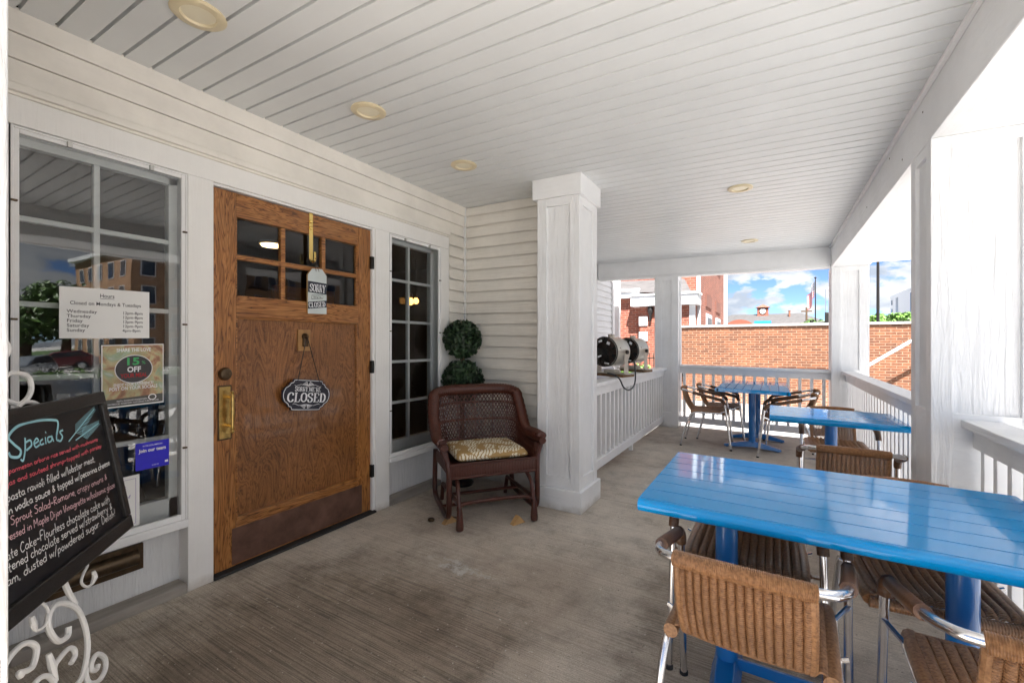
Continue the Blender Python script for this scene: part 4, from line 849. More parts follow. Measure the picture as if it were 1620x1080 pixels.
# ================================================================== BLUE TABLES
def table(x0, x1, y0, y1, slats_along, peds, foot_along, label, n, rot=0):
    cx, cy = (x0 + x1) / 2, (y0 + y1) / 2
    t = thing('bistro_table', label, 'table', (cx, cy, 0), 'blue slatted metal tables')
    ZT = .745; top = MB(); gp = .0023; e = .028
    if slats_along == 'x':
        w = (y1 - y0 - 2 * e) / n
        for i in range(n): top.box(x0 + .004, x1 - .004, y0 + e + w * i + gp, y0 + e + w * (i + 1) - gp, ZT - .022, ZT)
        top.tube([(x0, y0 + e - .004, ZT - .0215), (x1, y0 + e - .004, ZT - .0215)], .0212, 16); top.tube([(x0, y1 - e + .004, ZT - .0215), (x1, y1 - e + .004, ZT - .0215)], .0212, 16)
        top.box(x0, x0 + .004, y0 + e, y1 - e, ZT - .03, ZT - .0005); top.box(x1 - .004, x1, y0 + e, y1 - e, ZT - .03, ZT - .0005)
    else:
        w = (x1 - x0 - 2 * e) / n
        for i in range(n): top.box(x0 + e + w * i + gp * 1.6, x0 + e + w * (i + 1) - gp * 1.6, y0 + .004, y1 - .004, ZT - .022, ZT)
        top.tube([(x0 + e - .004, y0, ZT - .0215), (x0 + e - .004, y1, ZT - .0215)], .0212, 16); top.tube([(x1 - e + .004, y0, ZT - .0215), (x1 - e + .004, y1, ZT - .0215)], .0212, 16)
        top.box(x0 + e, x1 - e, y0, y0 + .004, ZT - .04, ZT - .0005); top.box(x0 + e, x1 - e, y1 - .004, y1, ZT - .04, ZT - .0005)
    top.build('tabletop', blue, t, bevel=.0006)
    MB().box(x0 + .03, x1 - .03, y0 + .03, y1 - .03, ZT - .030, ZT - .0225).build('under_panel', blued, t)
    for px, py in peds:
        pd = MB(); pd.lathe([(.038, .06), (.038, ZT - .0405)], (px, py, 0), seg=24); pd.lathe([(.075, ZT - .040), (.075, ZT - .031)], (px, py, 0), seg=24)
        p = pd.build('pedestal', blued, t)
        L = .30
        def foot(mb, dx, dy, lift=0):
            d = Vector((dx, dy, 0)); q = Vector((-dy, dx, 0)); prof = [(0, .052, .095, .034), (.10, .050, .082, .026), (.24, .036, .045, .010), (L, .030, .030, .008)]; vs = []
            for s_, wd, zt_, zb_ in prof:
                o_ = Vector((px, py, 0)) + d * s_; vs += [o_ + q * wd + Vector((0, 0, zb_)), o_ - q * wd + Vector((0, 0, zb_)), o_ - q * wd * .6 + Vector((0, 0, zt_)), o_ + q * wd * .6 + Vector((0, 0, zt_))]
            fs = []
            for i in range(3):
                for k in range(4): a, b = i * 4 + k, i * 4 + (k + 1) % 4; fs.append((a, b, b + 4, a + 4))
            fs += [(3, 2, 1, 0), (12, 13, 14, 15)]; mb.add(vs, fs); o_ = Vector((px, py, 0)) + d * (L - .03); mb.lathe([(.016, 0), (.016, .012), (.008, .02)], o_, seg=10)
        for s_ in (1, -1):
            ft = MB(); foot(ft, *((s_, 0) if foot_along == 'x' else (0, s_))); recalc(ft.build('foot', blued, t, bevel=.003))
    if len(peds) == 2 and foot_along == 'y':
        (ax, ay), (bx_, by) = peds; MB().box(ax + .03, bx_ - .03, ay - .006, ay + .006, .055, .095).build('base_bar', blued, t, bevel=.002)
    return t
table(2.098, 3.205, 1.462, 2.225, 'x', [(2.332, 1.845), (2.975, 1.845)], 'y', 'large glossy blue slatted table in the right foreground with two pedestals', 7)
table(2.462, 3.238, 3.68, 4.32, 'x', [(2.85, 3.99)], 'y', 'middle blue table beside the big column on a single pedestal', 7)
table(1.905, 2.655, 5.55, 6.80, 'y', [(2.27, 6.02), (2.31, 6.62)], 'x', 'far blue table on two flat footed pedestals by the far railing', 8)

# ================================================================== HEATERS ON THE LEFT RAIL
def heater(x, y, rot, zr, label, lab2, cord=False):
    zb = zr + .03
    bdm = MB(); M = Matrix.Translation((x, y, zr)) @ Matrix.Rotation(R(rot), 4, 'Z'); bdm.box(-.17, .17, -.06, .16, .001, .026, M)
    tag(bdm.build('wooden_board', plain('weathered_board', (.20, .11, .05), .8, var=.3)), lab2, 'board', 'boards under the heaters')
    t = thing('drum_heater', label, 'heater', (x, y, zb), 'drum heaters on the railing')
    r_ = .156; zc = zb + .235; M = Matrix.Translation((x, y, 0)) @ Matrix.Rotation(R(rot), 4, 'Z'); ax = M.to_3x3() @ Vector((0, -1, 0)); c = M @ Vector((0, 0, zc)); P = lambda a, b, d: M @ Vector((a, b, d))
    MB().lathe([(r_ - .006, .15), (r_, .145), (r_, -.10), (r_ * .8, -.15), (r_ * .3, -.16), (.02, -.16)], c, ax, 36, False).build('drum', galv, t)
    MB().lathe([(r_ - .004, .148), (r_ + .004, .152), (r_ + .004, .135), (r_ - .001, .132)], c, ax, 36, False).build('rim', iron, t)
    gm = MB()
    for k in range(1, 13): rr = r_ * k / 13; gm.tube([c + ax * .146 + (M.to_3x3() @ Vector((rr * math.cos(a), 0, rr * math.sin(a)))) for a in [2 * math.pi * j / 28 for j in range(28)]], .0030, 4, True)
    for k in range(22): a = math.pi * k / 22; d = M.to_3x3() @ Vector((math.cos(a), 0, math.sin(a))); gm.tube([c + ax * .147 - d * r_ * .98, c + ax * .147 + d * r_ * .98], .0022, 4)
    gm.build('grille', iron, t)
    fn_ = MB(); fn_.lathe([(.04, 0), (.035, .03), (.01, .04)], c + ax * .05, ax, 14)
    for k in range(5):
        a = 2 * math.pi * k / 5; d = M.to_3x3() @ Vector((math.cos(a), 0, math.sin(a))); e = M.to_3x3() @ Vector((-math.sin(a), 0, math.cos(a))); o_ = c + ax * .06
        fn_.add([o_ + d * .03 - e * .02, o_ + d * .15 - e * .05 - ax * .02, o_ + d * .155 + e * .05 + ax * .02, o_ + d * .03 + e * .02 + ax * .01], [(0, 1, 2, 3)])
    fn_.build('fan_blade', plain('copper_tone_blade', (.16, .07, .05), .4, .5), t)
    MB().lathe([(r_ * .96, 0), (r_ * .96, .004)], c + ax * -.02, ax, 30).build('inner_plate', iron, t)
    for q in (-1, 1):
        m = MB(); m.prism([(-.02, zc + .03), (.02, zc + .03), (.045, zb + .01), (-.045, zb + .01)], lambda a, b, d: P(q * (r_ + .010) + q * d, a, b), .006); recalc(m.build('bracket', galv, t, bevel=.002))
        MB().lathe([(.022, 0), (.022, .018), (.012, .024)], P(q * (r_ + .017), 0, zc), M.to_3x3() @ Vector((q, 0, 0)), 12).build('knob', iron, t)
    MB().box(-.21, .21, -.055, .055, zb, zb + .012, M).build('base_plate', galv, t, bevel=.003)
    MB().box(-.07, .07, -.07, .05, zb + .0125, zb + .045, M).build('control_box', galv, t, bevel=.01)
    for q in (-1, 1): MB().box(q * .02 - .009, q * .02 + .009, -.04, .0, zc + r_ - .004, zc + r_ + .03, M).build('hanger', galv, t)
    dm = MB()
    for (a, b, w_, h_, ro) in ((-.05, .11, .05, .022, .3), (.05, .09, .04, .03, -.4), (-.06, -.05, .05, .016, .35), (.03, -.12, .06, .014, -.1)):
        cr_, sr_ = math.cos(ro), math.sin(ro); q4 = [(a + i * w_ / 2 * cr_ - j * h_ / 2 * sr_, b + i * w_ / 2 * sr_ + j * h_ / 2 * cr_) for i, j in ((-1, -1), (1, -1), (1, 1), (-1, 1))]
        dm.add([P(p, -.1515, zc + q) for p, q in q4], [(0, 1, 2, 3)])
    dm.build('decal', whitep, t)
heater(.995, 4.68, -16, .882, 'nearer beige drum heater with white decals on the left railing', 'stained board under the nearer drum heater')
heater(.975, 5.60, -16, .882, 'further beige drum heater with dark fan face on the left railing', 'stained board under the further drum heater')
cm = MB(); cm.tube(smooth_path([(1.02, 4.45, .93), (1.12, 4.36, .92), (1.165, 4.38, .88), (1.17, 4.5, .79), (1.17, 4.7, .745), (1.17, 4.9, .78), (1.165, 4.97, .87), (1.15, 5.0, .98), (1.10, 5.15, 1.03), (1.05, 5.42, .97)], 6), .008, 8)
tag(cm.build('power_cord', rubber), 'black power cord drooping over the left railing from the heaters', 'cord')

# ================================================================== TREES
def tree(name, x, y, h, r, label, n=2600, size=.28, leaf=None, grp=None, trunk=True, cat='tree', z0=-.8, low=.35):
    t = thing(name, label, cat, (x, y, z0), grp, shear=False); lf = MB()
    lobes = [(Vector((x, y, z0 + h * .68)), r * .75)]
    for k in range(11):
        a = rnd.uniform(0, 6.28); rr = r * rnd.uniform(.35, .8); zz = z0 + h * rnd.uniform(low, .93); f_ = 1 - .5 * abs((zz - z0) / h - .6)
        lobes.append((Vector((x + rr * f_ * math.cos(a), y + rr * f_ * math.sin(a), zz)), r * rnd.uniform(.28, .5)))
    for c, q in lobes: leaves(lf, c, q, n // 12, size, .8, .45)
    lf.build('crown', leaf or treeleaf, t, False, flatshade=True)
    tk = MB(); tk.tube(smooth_path([(x, y, z0), (x + .05 * r, y, z0 + h * .3), (x, y + .04 * r, z0 + h * .75)], 4), [.05 * r + .12 * r * (1 - i / 8) for i in range(9)], 8)
    for c, q in lobes[1:6]: tk.tube([(x, y, z0 + h * .35), tuple((Vector((x, y, z0 + h * .5)) + c) / 2), tuple(c)], [.05 * r, .035 * r, .015 * r], 6)
    tk.build('trunk', bark, t, False); return t

# ================================================================== BACKGROUND BEYOND THE FAR RAIL
bwall = thing('brick_boundary_wall', 'long orange brick boundary wall with pale coping behind the porch', 'wall', (4, 14, -.8), shear=False)
MB().box(-.3, 24, 14.0, 14.3, -.45, 1.68).build('wall', brick_o, bwall, False); MB().box(-.3, 24, 13.97, 14.33, -.8, -.455).build('footing', ledge, bwall, False); MB().box(-.34, 24, 13.95, 14.35, 1.683, 1.745).build('coping', plain('coping_stone', (.42, .40, .37), .85, var=.2), bwall, False, bevel=.01)
MB().box(2.62, 4.5, 13.93, 13.985, .50, .56).build('dark_edge_strip', iron, bwall, False)
jb = MB().box(.02, .26, 13.90, 13.985, .24, .42); tag(jb.build('junction_box', iron, None, False, bevel=.01), 'small dark box fixed low on left end of the orange wall', 'box')
hr = thing('wall_handrail', 'white sloping pipe handrail in front of the orange brick wall at right', 'handrail', (5.2, 13.4, -.8), shear=False)
MB().tube([(4.45, 13.4, .70), (7.2, 13.4, 2.75)], .035, 10).build('rail', white_s, hr, False)
for x in (5.7, 6.9): MB().tube([(x, 13.4, -.8), (x, 13.4, .80 + (x - 4.6) * .745)], .03, 8).build('post', white_s, hr, False)
# red brick building
RBd = thing('red_brick_building', 'red brick building with white fascia rising behind left end of the orange wall', 'building', (-3, 17, -.8), shear=False)
pA = at_y(1107, 450, 15.8); pB = at_y(1099, 480, 15.2); xw = at_y(1012, 500, 15.2).x
def Zy(v, u, y): return at_y(u, v, y).z
MB().box(-12, pA.x, 15.8, 24.2, -.8, 9.5).build('tower_wall', brick_r, RBd, False)
MB().box(xw, pB.x, 15.2, 15.795, -.8, Zy(486, 1000, 15.2)).build('wing_wall', brick_r, RBd, False)
MB().box(-9, xw - .005, 15.5, 15.796, -.8, Zy(468, 975, 15.4)).build('set_back_wall', brick_r, RBd, False)
zf0, zf1 = Zy(486, 1000, 15.2), Zy(471, 1000, 15.2)
MB().box(xw - .25, pB.x + .12, 14.95, 15.79, zf0 + .004, zf1).box(xw - 3, xw - .02, 15.25, 15.785, zf1 + .01, zf1 + .32).box(xw - .3, pB.x + .16, 14.9, 15.78, zf1 + .004, zf1 + .08).build('fascia', offw, RBd, False, bevel=.02)
MB().add([(xw - 3, 15.2, zf1 + .33), (pB.x - .1, 15.2, zf1 + .09), (pB.x - .4, 15.79, zf1 + .6), (xw - 3, 15.79, zf1 + .75)], [(0, 1, 2, 3)]).build('roof', shing, RBd, False)
MB().box(pA.x - .10, pA.x + .02, 15.77, 15.9, -.8, 9.5).box(pB.x - .16, pB.x + .01, 15.17, 15.3, -.8, zf0).build('corner_trim', offw, RBd, False)
MB().tube([(pA.x + .10, 23.9, -.8), (pA.x + .10, 23.9, 9.5)], .09, 8).build('downspout', offw, RBd, False)
for (ya, yb, za, zb) in ((17.4, 18.9, .3, 2.3), (20.6, 22.2, .3, 2.3), (17.2, 18.8, 4.6, 7.0), (20.4, 22.2, 4.6, 7.0)):
    w = MB().box(pA.x - .01, pA.x + .04, ya, yb, za, zb).build('window', offw, RBd, False); MB().box(pA.x + .041, pA.x + .05, ya + .14, yb - .14, za + .14, zb - .14).build('pane', darkglass, w, False)
    MB().box(pA.x + .001, pA.x + .08, ya - .1, yb + .1, za - .16, za - .002).build('sill', offw, w, False)
    MB().box(pA.x + .002, pA.x + .03, ya - .1, yb + .1, zb + .25, zb + .7).build('lintel', plain('dark_brick_lintel', (.16, .06, .04), .9), w, False)
gbx = at_y(1018, 508, 15.2)
for v in (508, 532, 553):
    z = Zy(v, 1018, 15.2); w = MB().box(gbx.x - .14, gbx.x + .14, 15.16, 15.198, z - .15, z + .15).build('glass_block', offw, RBd, False); MB().box(gbx.x - .11, gbx.x + .11, 15.15, 15.158, z - .12, z + .12).build('pane', plain('glass_block_face', (.30, .34, .37), .15, var=.5, vs=8), w, False)
w_ = at_y(972, 520, 15.5); wd = MB().box(w_.x - .35, w_.x + .22, 15.45, 15.498, -.3, 2.2).build('window', offw, RBd, False); MB().box(w_.x - .25, w_.x + .08, 15.44, 15.449, -.1, 2.0).build('pane', darkglass, wd, False)
lp = at_y(1029, 494, 15.1); tl = thing('wall_lantern', 'black lantern fixed on red brick above the glass blocks', 'lantern', tuple(lp), shear=False)
MB().lathe([(.02, -.28), (.05, -.22), (.04, -.1), (.09, 0), (.10, .12), (.05, .2), (.02, .22)], lp, seg=12).build('housing', iron, tl, False); MB().tube([lp + Vector((0, 0, -.2)), lp + Vector((0, .1, -.25))], .02, 6).build('arm', iron, tl, False)
fe = thing('iron_fence', 'black iron picket fence before the red brick wall left of the post', 'fence', (-1.5, 13.2, -.8), shear=False)
fm = MB().box(-4.5, -.2, 13.19, 13.21, .78, .81).box(-4.5, -.2, 13.19, 13.21, -.62, -.59).build('rail', iron, fe, False)
for i in range(36): x = -4.45 + i * .12; MB().box(x - .009, x + .009, 13.19, 13.21, -.8, .95).build('picket', iron, fe, False)
for i, (u, v, s_) in enumerate(((1003, 580, .26), (1019, 575, .28), (986, 584, .22))):
    p = at_y(u, v, 9.5); t = thing('shrub', ['bright green shrub behind the further heater base', 'bright green shrub between further heater and post', 'bright green shrub glimpsed between the two heaters'][i], 'shrub', (p.x, p.y, -.8), 'shrubs beyond the left railing', shear=False)
    lf = MB(); 
    for k in range(6): leaves(lf, (p.x + rnd.uniform(-.12, .12), p.y + rnd.uniform(-.2, .2), p.z - .28 + rnd.uniform(-.15, .16)), s_ * .7, 130, .07, .8, .3)
    lf.build('foliage', bright, t, False, flatshade=True); MB().tube([(p.x, p.y, -.8), (p.x, p.y, p.z - .1)], .025, 6).build('stem', bark, t, False)
# grey roofed station with clock cupola
ST = thing('clock_tower_building', 'low grey roofed building with a small red clock cupola above the orange wall', 'building', (2, 66, -.8), shear=False)
MB().box(-6, 9.6, 62, 70, -.8, 2.75).build('wall', brick_r, ST, False)
MB().add([(-7, 60.8, 2.6), (10.2, 60.8, 2.6), (10.2, 71, 2.6), (-7, 71, 2.6), (-2.2, 66, 5.0), (5.6, 66, 5.0)], [(0, 1, 5, 4), (1, 2, 5), (2, 3, 4, 5), (3, 0, 4), (3, 2, 1, 0)]).build('roof', shing, ST, False)
cu = MB().box(.80, 2.05, 65.4, 66.6, 4.7, 5.82).build('cupola', brick_r, ST, False)
MB().add([(.62, 65.2, 5.823), (2.23, 65.2, 5.823), (2.23, 66.8, 5.823), (.62, 66.8, 5.823), (1.42, 66, 6.25)], [(0, 1, 4), (1, 2, 4), (2, 3, 4), (3, 0, 4), (3, 2, 1, 0)]).build('cupola_roof', brick_r, cu, False)
MB().lathe([(.40, 0), (.40, .03)], (1.42, 65.39, 5.35), (0, -1, 0), 24).build('clock_face', offw, cu, False); ck = MB().box(1.40, 1.44, 65.33, 65.35, 5.33, 5.62).box(1.42, 1.62, 65.33, 65.35, 5.33, 5.37)
ck.tube([(1.42 + .37 * math.cos(a), 65.35, 5.35 + .37 * math.sin(a)) for a in [6.2832 * k / 24 for k in range(24)]], .035, 6, True); ck.build('clock_hands', iron, cu, False); MB().lathe([(.38, 0), (.38, .03)], (.79, 66, 5.35), (-1, 0, 0), 24).build('clock_face', offw, cu, False)
m = MB(); m.prism([(-.95 + 2.1 * math.cos(a), 2.0 + 2.1 * math.sin(a)) for a in [math.pi * k / 20 for k in range(21)]], lambda a, b, c: Vector((a, 60.2 + c, b)), 4); recalc(m.build('arched_gable', plain('terracotta_gable', (.20, .062, .036), .85), ST, False))
MB().box(.62, 2.35, 59.9, 60.05, 3.55, 3.86).build('blue_sign', plain('blue_sign_face', (.02, .22, .55), .4), ST, False); MB().lathe([(.10, 0), (.10, .7), (.14, .72), (.14, .8)], (4.3, 65, 4.5), seg=8).build('roof_vent', plain('rusty_vent', (.22, .09, .05), .8), ST, False)
# flag
fx, fy, fz = 6.62, 60, 8.45
fpz = thing('flagpole', 'tall thin dark flagpole above the orange wall', 'flagpole', (fx, fy, -.8), shear=False)
MB().lathe([(.09, 0), (.05, 9.2)], (fx, fy, -.8), seg=10).build('pole', iron, fpz, False); MB().lathe([(.02, 0), (.12, .08), (.12, .16), (.02, .24)], (fx, fy, 8.4), seg=10).build('finial', iron, fpz, False)
def flg(a, b): return Vector((fx - .08 - a * .60 - .10 * math.sin(a * 8), fy + .30 * math.sin(a * 9 + b), fz - .35 - b * 1.7 - a * 1.6 + .1 * math.sin(a * 7)))
fm = MB(); NA = 26
for r_ in range(13):
    for i in range(NA):
        a0, a1 = i / NA, (i + 1) / NA; b0, b1 = r_ / 13, (r_ + 1) / 13; fm.mi = 2 if (a0 < .4 and r_ < 7) else (r_ % 2); fm.quad(flg(a0, b0), flg(a1, b0), flg(a1, b1), flg(a0, b1))
fm.mi = 1
for j in range(5):
    for i in range(6):
        a, b = .04 + i * .058, .05 + j * .1; p = flg(a, b) + Vector((0, -.02, 0)); fm.add([p + Vector((.04 * math.cos(k * 1.2566 + 1.57), 0, .04 * math.sin(k * 1.2566 + 1.57))) for k in range(5)], [(0, 1, 2, 3, 4)])
tag(fm.build('flag', [redp, plain('white_flag_cloth', (.55, .55, .55), .8), plain('navy_flag_cloth', (.012, .02, .10), .8)], None, False), 'red white and blue flag hanging limp from the flagpole', 'flag')
def lamp_post(x, y, h, label, arm=True, r=.07):
    t = thing('street_lamp', label, 'street lamp', (x, y, -.8), shear=False); MB().lathe([(r, 0), (r * .6, h)], (x, y, -.8), seg=8).build('pole', alud if arm else iron, t, False)
    MB().tube([(x, y, h - .9), (x + .9, y, h - .75)], .05, 6).build('arm', alud, t, False); MB().box(x + .7, x + 1.3, y - .12, y + .12, h - .82, h - .70).build('lamp_head', alud, t, False, bevel=.03)
p = at_y(1306, 467, 55); lamp_post(p.x, 55, p.z + 1.6, 'thin grey street lamp right of the flag', r=.06)
p = at_y(1389, 470, 36); lamp_post(p.x, 36, 11, 'tall dark street lamp pole between corner post and big column', False, .10)
p = at_y(1276, 486, 58); up = thing('utility_pole', 'short wooden utility pole just left of the flagpole', 'pole', (p.x, 58, -.8), shear=False); MB().lathe([(.12, 0), (.09, p.z + .8)], (p.x, 58, -.8), seg=8).build('post', bark, up, False); MB().box(p.x - .5, p.x + .5, 57.95, 58.05, p.z - .5, p.z - .35).build('crossarm', bark, up, False)
p = at_y(1309, 503, 40); tf = thing('traffic_signal', 'dark traffic signal head just above wall beside the corner post', 'traffic light', (p.x, 40, -.8), shear=False); MB().lathe([(.08, 0), (.08, p.z + .6)], (p.x + .4, 40, -.8), seg=8).build('pole', iron, tf, False); MB().box(p.x - .16, p.x + .16, 39.85, 40.1, p.z - .42, p.z + .42).build('signal_head', iron, tf, False, bevel=.03); MB().tube([(p.x + .4, 40, p.z - .2), (p.x - 2.4, 40, p.z - .5)], .05, 6).build('mast_arm', iron, tf, False)
# office block
OF = thing('office_building', 'white office block with few dark windows far right above the trees', 'building', (28, 75, -.8), shear=False)
MB().box(18.4, 40, 50, 90, -.8, 8.6).build('wall', offw, OF, False)
for y_ in (84, 76, 68, 60):
    for dy in (0, 1.6): w = MB().box(18.33, 18.395, y_ + dy, y_ + dy + 1.15, 3.9, 5.1).build('window', darkglass, OF, False)
for y_ in (85.2, 77.2, 69.2):
    for dy in (0, .9): MB().box(18.36, 18.398, y_ + dy - .12, y_ + dy + .12, 5.4, 8.0).build('slit_window', darkglass, OF, False)
for k in range(4): MB().box(18.34, 18.396, 88.6, 89.2, 3.2 + k * 1.3, 3.9 + k * 1.3).build('slit_window', darkglass, OF, False)
tl_ = ['bright green tree right of corner post below the white office', 'low green tree below the dark lamp pole', 'bright green treetop under the left end of the white office', 'bright green treetop beside the big column edge']
for i, (u, v, y_) in enumerate(((1398, 500, 44), (1380, 502, 47), (1422, 496, 43), (1446, 494, 42))):
    p = at_y(u, v, y_); tree('tree', p.x, y_, p.z + .8, 1.55, tl_[i], 2600, .26, bright, 'trees behind the orange wall', low=.5)
for i, (u, v, y_) in enumerate(((1145, 495, 75), (1284, 505, 56), (1298, 507, 55))):
    p = at_y(u, v, y_); tree('tree', p.x, y_, p.z + .8, 1.5, ['small green tree between the red brick tower and grey roof', 'low green tree just left of the flagpole foot', 'low green tree between flagpole and traffic signal'][i], 900, .35, treeleaf, 'trees behind the orange wall', low=.5)

# ================================================================== ACROSS THE STREET (seen mirrored in the window and table tops)
AP = thing('apartment_building', 'tan brick apartment block with balconies reflected in the left window', 'building', (52, 40, -.8), shear=False)
MB().box(46, 60, 17.0, 46, -.8, 9.6).build('wall', brick_t, AP, False); MB().box(45.6, 60.4, 16.6, 46.4, 9.61, 9.95).build('cornice', offw, AP, False)
for fl_ in range(4):
    for k in range(12):
        ya = 17.6 + k * 2.35; za = .1 + fl_ * 2.4; w = MB().box(45.94, 45.995, ya, ya + 1.1, za, za + 1.55).build('window', offw, AP, False); MB().box(45.93, 45.939, ya + .08, ya + 1.02, za + .08, za + 1.47).build('pane', darkglass, w, False)
        if k % 3 == 1 and fl_: 
            b = MB().box(44.8, 45.99, ya - .4, ya + 1.6, za - .25, za - .12); [b.box(44.82, 44.86, ya - .4 + j * .16, ya - .37 + j * .16, za - .12, za + .75) for j in range(13)]; b.box(44.8, 44.88, ya - .4, ya + 1.6, za + .75, za + .81); b.build('balcony', iron, AP, False)
for fl_ in range(4):
    for k in range(5):
        xa = 47.2 + k * 2.6; za = .1 + fl_ * 2.4; w = MB().box(xa, xa + 1.2, 16.94, 16.995, za, za + 1.55).build('window', offw, AP, False); MB().box(xa + .08, xa + 1.12, 16.93, 16.939, za + .08, za + 1.47).build('pane', darkglass, w, False)
for i, (x, y_, h, r_) in enumerate(((48, 11.0, 6.6, 2.6), (51, 14.0, 8.2, 2.8), (46, 5.5, 7.5, 3.0), (56, 8.0, 10, 3.4))): tree('tree', x, y_, h, r_, ['dark green tree left of the apartments in window reflection', 'tall tree against the apartment corner in window reflection', 'leafy tree at far left of the window reflection', 'tallest tree behind the others in window reflection'][i], 2600, .45, treeleaf, 'trees across the street')
def car(x, y, rot, m, label):
    t = thing('parked_car', label, 'car', (0, 0, 0), 'cars parked across the street', shear=False)
    pr = [(-2.15, .35), (-2.2, .75), (-1.6, .92), (-.75, .98), (-.15, 1.42), (1.3, 1.45), (2.0, 1.0), (2.2, .85), (2.2, .35)]
    m1 = MB(); m1.prism(pr, lambda a, b, c: Vector((a, -.85 + c, b)), 1.7); recalc(m1.build('body', m, t, False, bevel=.08))
    g_ = MB(); g_.prism([(-.62, 1.0), (-.12, 1.36), (1.22, 1.38), (1.75, 1.02)], lambda a, b, c: Vector((a, -.862 + c, b)), 1.724); recalc(g_.build('window', darkglass, t, False))
    for sx in (-1.35, 1.35):
        for sy in (-.8, .8):
            w = MB().lathe([(.2, -.1), (.33, -.1), (.35, -.06), (.35, .06), (.33, .1), (.2, .1)], (sx, sy, .35), (0, 1, 0), 20).build('wheel', rubber, t, False); MB().lathe([(.05, -.105), (.2, -.102), (.2, .102), (.05, .105)], (sx, sy, .35), (0, 1, 0), 12).build('rim', alud, w, False)
    for sy in (-.6, .6): MB().box(2.19, 2.24, sy - .18, sy + .18, .75, .9).build('tail_light', redp, t, False, bevel=.02); MB().box(-2.23, -2.17, sy - .2, sy + .2, .65, .78).build('headlight', offw, t, False, bevel=.02)
    t.location = (x, y, -.8); t.rotation_euler = (0, 0, R(rot)); return t
car(31, 6.9, 35, plain('silver_blue_car_paint', (.32, .36, .40), .25, .6, 1), 'silver hatchback in the window reflection'); car(40, 7.2, 30, plain('white_car_paint', (.7, .7, .72), .25, 0, 1), 'white car behind the silver hatchback in window reflection'); car(43.5, 11.5, 100, plain('dark_red_car_paint', (.16, .02, .03), .25, .3, 1), 'dark red car beneath the apartments in window reflection')
hg = thing('hedge', 'low green hedge along the pavement in window reflection', 'hedge', (24, 9, -.8), shear=False); lf = MB()
for k in range(22): leaves(lf, (26 + rnd.uniform(-.3, .3), 6.5 + k * .45, -.45), .5, 90, .2, .8, .4)
lf.build('foliage', treeleaf, hg, False, flatshade=True)

# ================================================================== DIM INTERIOR
def pendant(x, y, z, label):
    t = thing('pendant_lamp', label, 'lamp', (x, y, z), 'pendant lamps inside', shear=False); MB().tube([(x, y, z + .1), (x, y, 2.6)], .006, 6).build('cord', iron, t, False); MB().lathe([(.01, .12), (.03, .10), (.03, .05)], (x, y, z), seg=10).build('socket', brassd, t, False)
    MB().lathe([(.01, -.05), (.036, -.036), (.048, 0), (.036, .03), (.02, .05)], (x, y, z), seg=16).build('bulb', bulb_m, t, False)
pendant(-1.85, 4.62, 1.80, 'glowing amber bulb at centre of the narrow window'); pendant(-2.6, 5.55, 1.92, 'glowing amber bulb at right of the narrow window'); pendant(-3.2, 5.3, 1.85, 'glowing amber bulb seen deepest inside the narrow window')
t = thing('interior_ceiling_lamp', 'lit round ceiling lamp seen through the door top left pane', 'lamp', (-3.4, 3.58, 2.58), shear=False); MB().lathe([(.16, 0), (.15, -.03)], (-3.4, 3.58, 2.59), seg=24).build('trim', offw, t, False); MB().lathe([(.13, 0), (.12, -.02)], (-3.4, 3.58, 2.555), seg=24).build('disc', disc_m, t, False)
DC = thing('dining_chair', 'dark bentwood dining chair inside, behind the left window', 'chair', (0, 0, 0), 'dining chairs inside', shear=False)
MB().lathe([(.2, .44), (.21, .46), (.2, .48)], (0, 0, 0), seg=20).build('seat', darkwood, DC, False)
for sx in (-1, 1):
    for sy in (-1, 1): MB().tube([(sx * .14, sy * .14, .45), (sx * .2, sy * .2, 0)], .016, 8).build('leg', darkwood, DC, False)
MB().tube(smooth_path([(-.18, -.12, .46), (-.2, -.2, .75), (-.12, -.23, .93), (.12, -.23, .93), (.2, -.2, .75), (.18, -.12, .46)], 6), .014, 8).build('backrest', darkwood, DC, False)
place(DC, -.75, .95, 190); c2 = place(copy_tree(DC), -1.0, 1.75, 150); c2['label'] = 'second dark bentwood dining chair inside, behind the oak door'

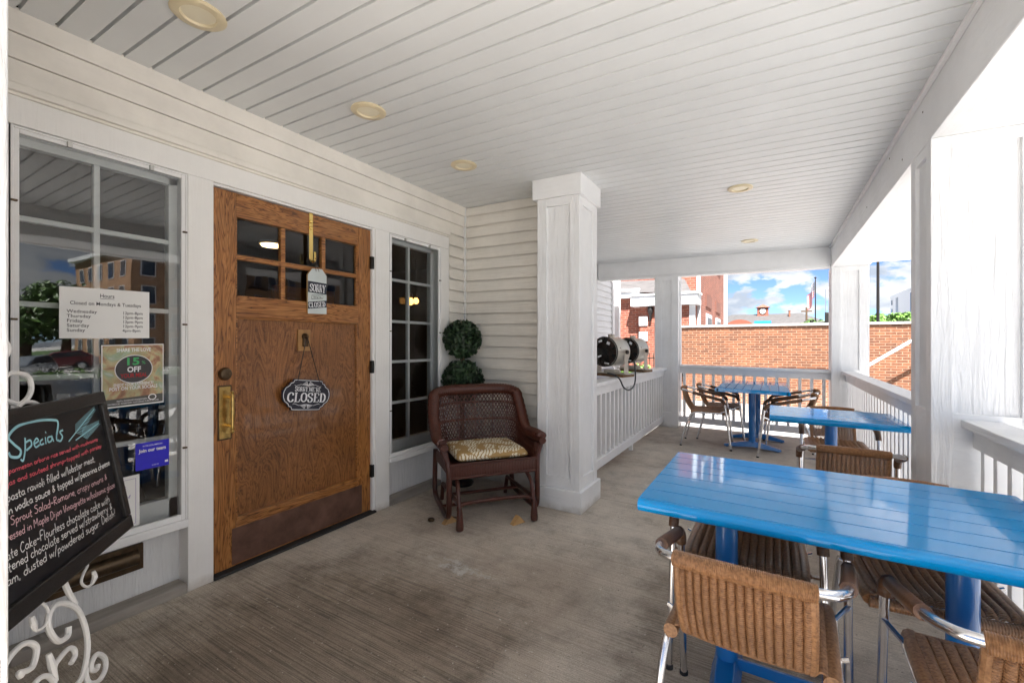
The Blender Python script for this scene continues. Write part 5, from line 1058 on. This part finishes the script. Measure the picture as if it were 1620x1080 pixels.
# ================================================================== LIGHT
sun_dir = Vector((.42, -1, 1.65)).normalized()
sl = bpy.data.lights.new('sun', 'SUN'); sl.energy = 5.0; sl.angle = R(.5); sl.color = (1, .97, .93); so_ = bpy.data.objects.new('sun', sl); C.objects.link(so_); so_.rotation_euler = (-sun_dir).to_track_quat('-Z', 'Y').to_euler(); so_.location = (0, -10, 20)
wd = bpy.data.worlds.new('World'); sc.world = wd; wd.use_nodes = True; nt = wd.node_tree; bg = nt.nodes['Background']
sk = nt.nodes.new('ShaderNodeTexSky'); sk.sky_type = 'NISHITA'; sk.sun_disc = False; sk.sun_elevation = math.asin(sun_dir.z); sk.sun_rotation = math.atan2(sun_dir.x, sun_dir.y); sk.altitude = 2500; sk.air_density = .5; sk.dust_density = .0; sk.ozone_density = 4.0
tc = nt.nodes.new('ShaderNodeTexCoord'); mp = nt.nodes.new('ShaderNodeMapping'); mp.inputs['Scale'].default_value = (1, 1, 2.2); mp.inputs['Location'].default_value = (.35, .1, .12)
n1 = nt.nodes.new('ShaderNodeTexNoise'); n1.inputs['Scale'].default_value = 9; n1.inputs['Detail'].default_value = 9; n1.inputs['Roughness'].default_value = .56
rp = nt.nodes.new('ShaderNodeValToRGB'); rp.color_ramp.elements[0].position = .485; rp.color_ramp.elements[1].position = .545
n2 = nt.nodes.new('ShaderNodeTexNoise'); n2.inputs['Scale'].default_value = 16; n2.inputs['Detail'].default_value = 6
rp2 = nt.nodes.new('ShaderNodeValToRGB'); rp2.color_ramp.elements[0].position = .35; rp2.color_ramp.elements[1].position = .62; rp2.color_ramp.elements[0].color = (2.5, 2.85, 3.4, 1); rp2.color_ramp.elements[1].color = (4.6, 4.7, 4.8, 1)
mx = nt.nodes.new('ShaderNodeMix'); mx.data_type = 'RGBA'; L = nt.links.new
L(tc.outputs['Generated'], mp.inputs[0]); L(mp.outputs[0], n1.inputs['Vector']); sx_ = nt.nodes.new('ShaderNodeSeparateXYZ'); L(tc.outputs['Generated'], sx_.inputs[0]); ma_ = nt.nodes.new('ShaderNodeMath'); ma_.operation = 'MULTIPLY_ADD'; ma_.inputs[1].default_value = .09; L(sx_.outputs[0], ma_.inputs[0]); L(n1.outputs[0], ma_.inputs[2]); L(ma_.outputs[0], rp.inputs[0]); L(mp.outputs[0], n2.inputs['Vector']); L(n2.outputs[0], rp2.inputs[0])
L(rp.outputs[0], mx.inputs[0]); L(sk.outputs[0], mx.inputs[6]); L(rp2.outputs[0], mx.inputs[7]); L(mx.outputs[2], bg.inputs[0]); bg.inputs[1].default_value = .05
sc.view_settings.view_transform = 'Standard'; sc.view_settings.look = 'None'; sc.view_settings.exposure = 2.34; sc.view_settings.gamma = 1
sc.cycles.max_bounces = 12; sc.cycles.diffuse_bounces = 7; sc.cycles.transparent_max_bounces = 16
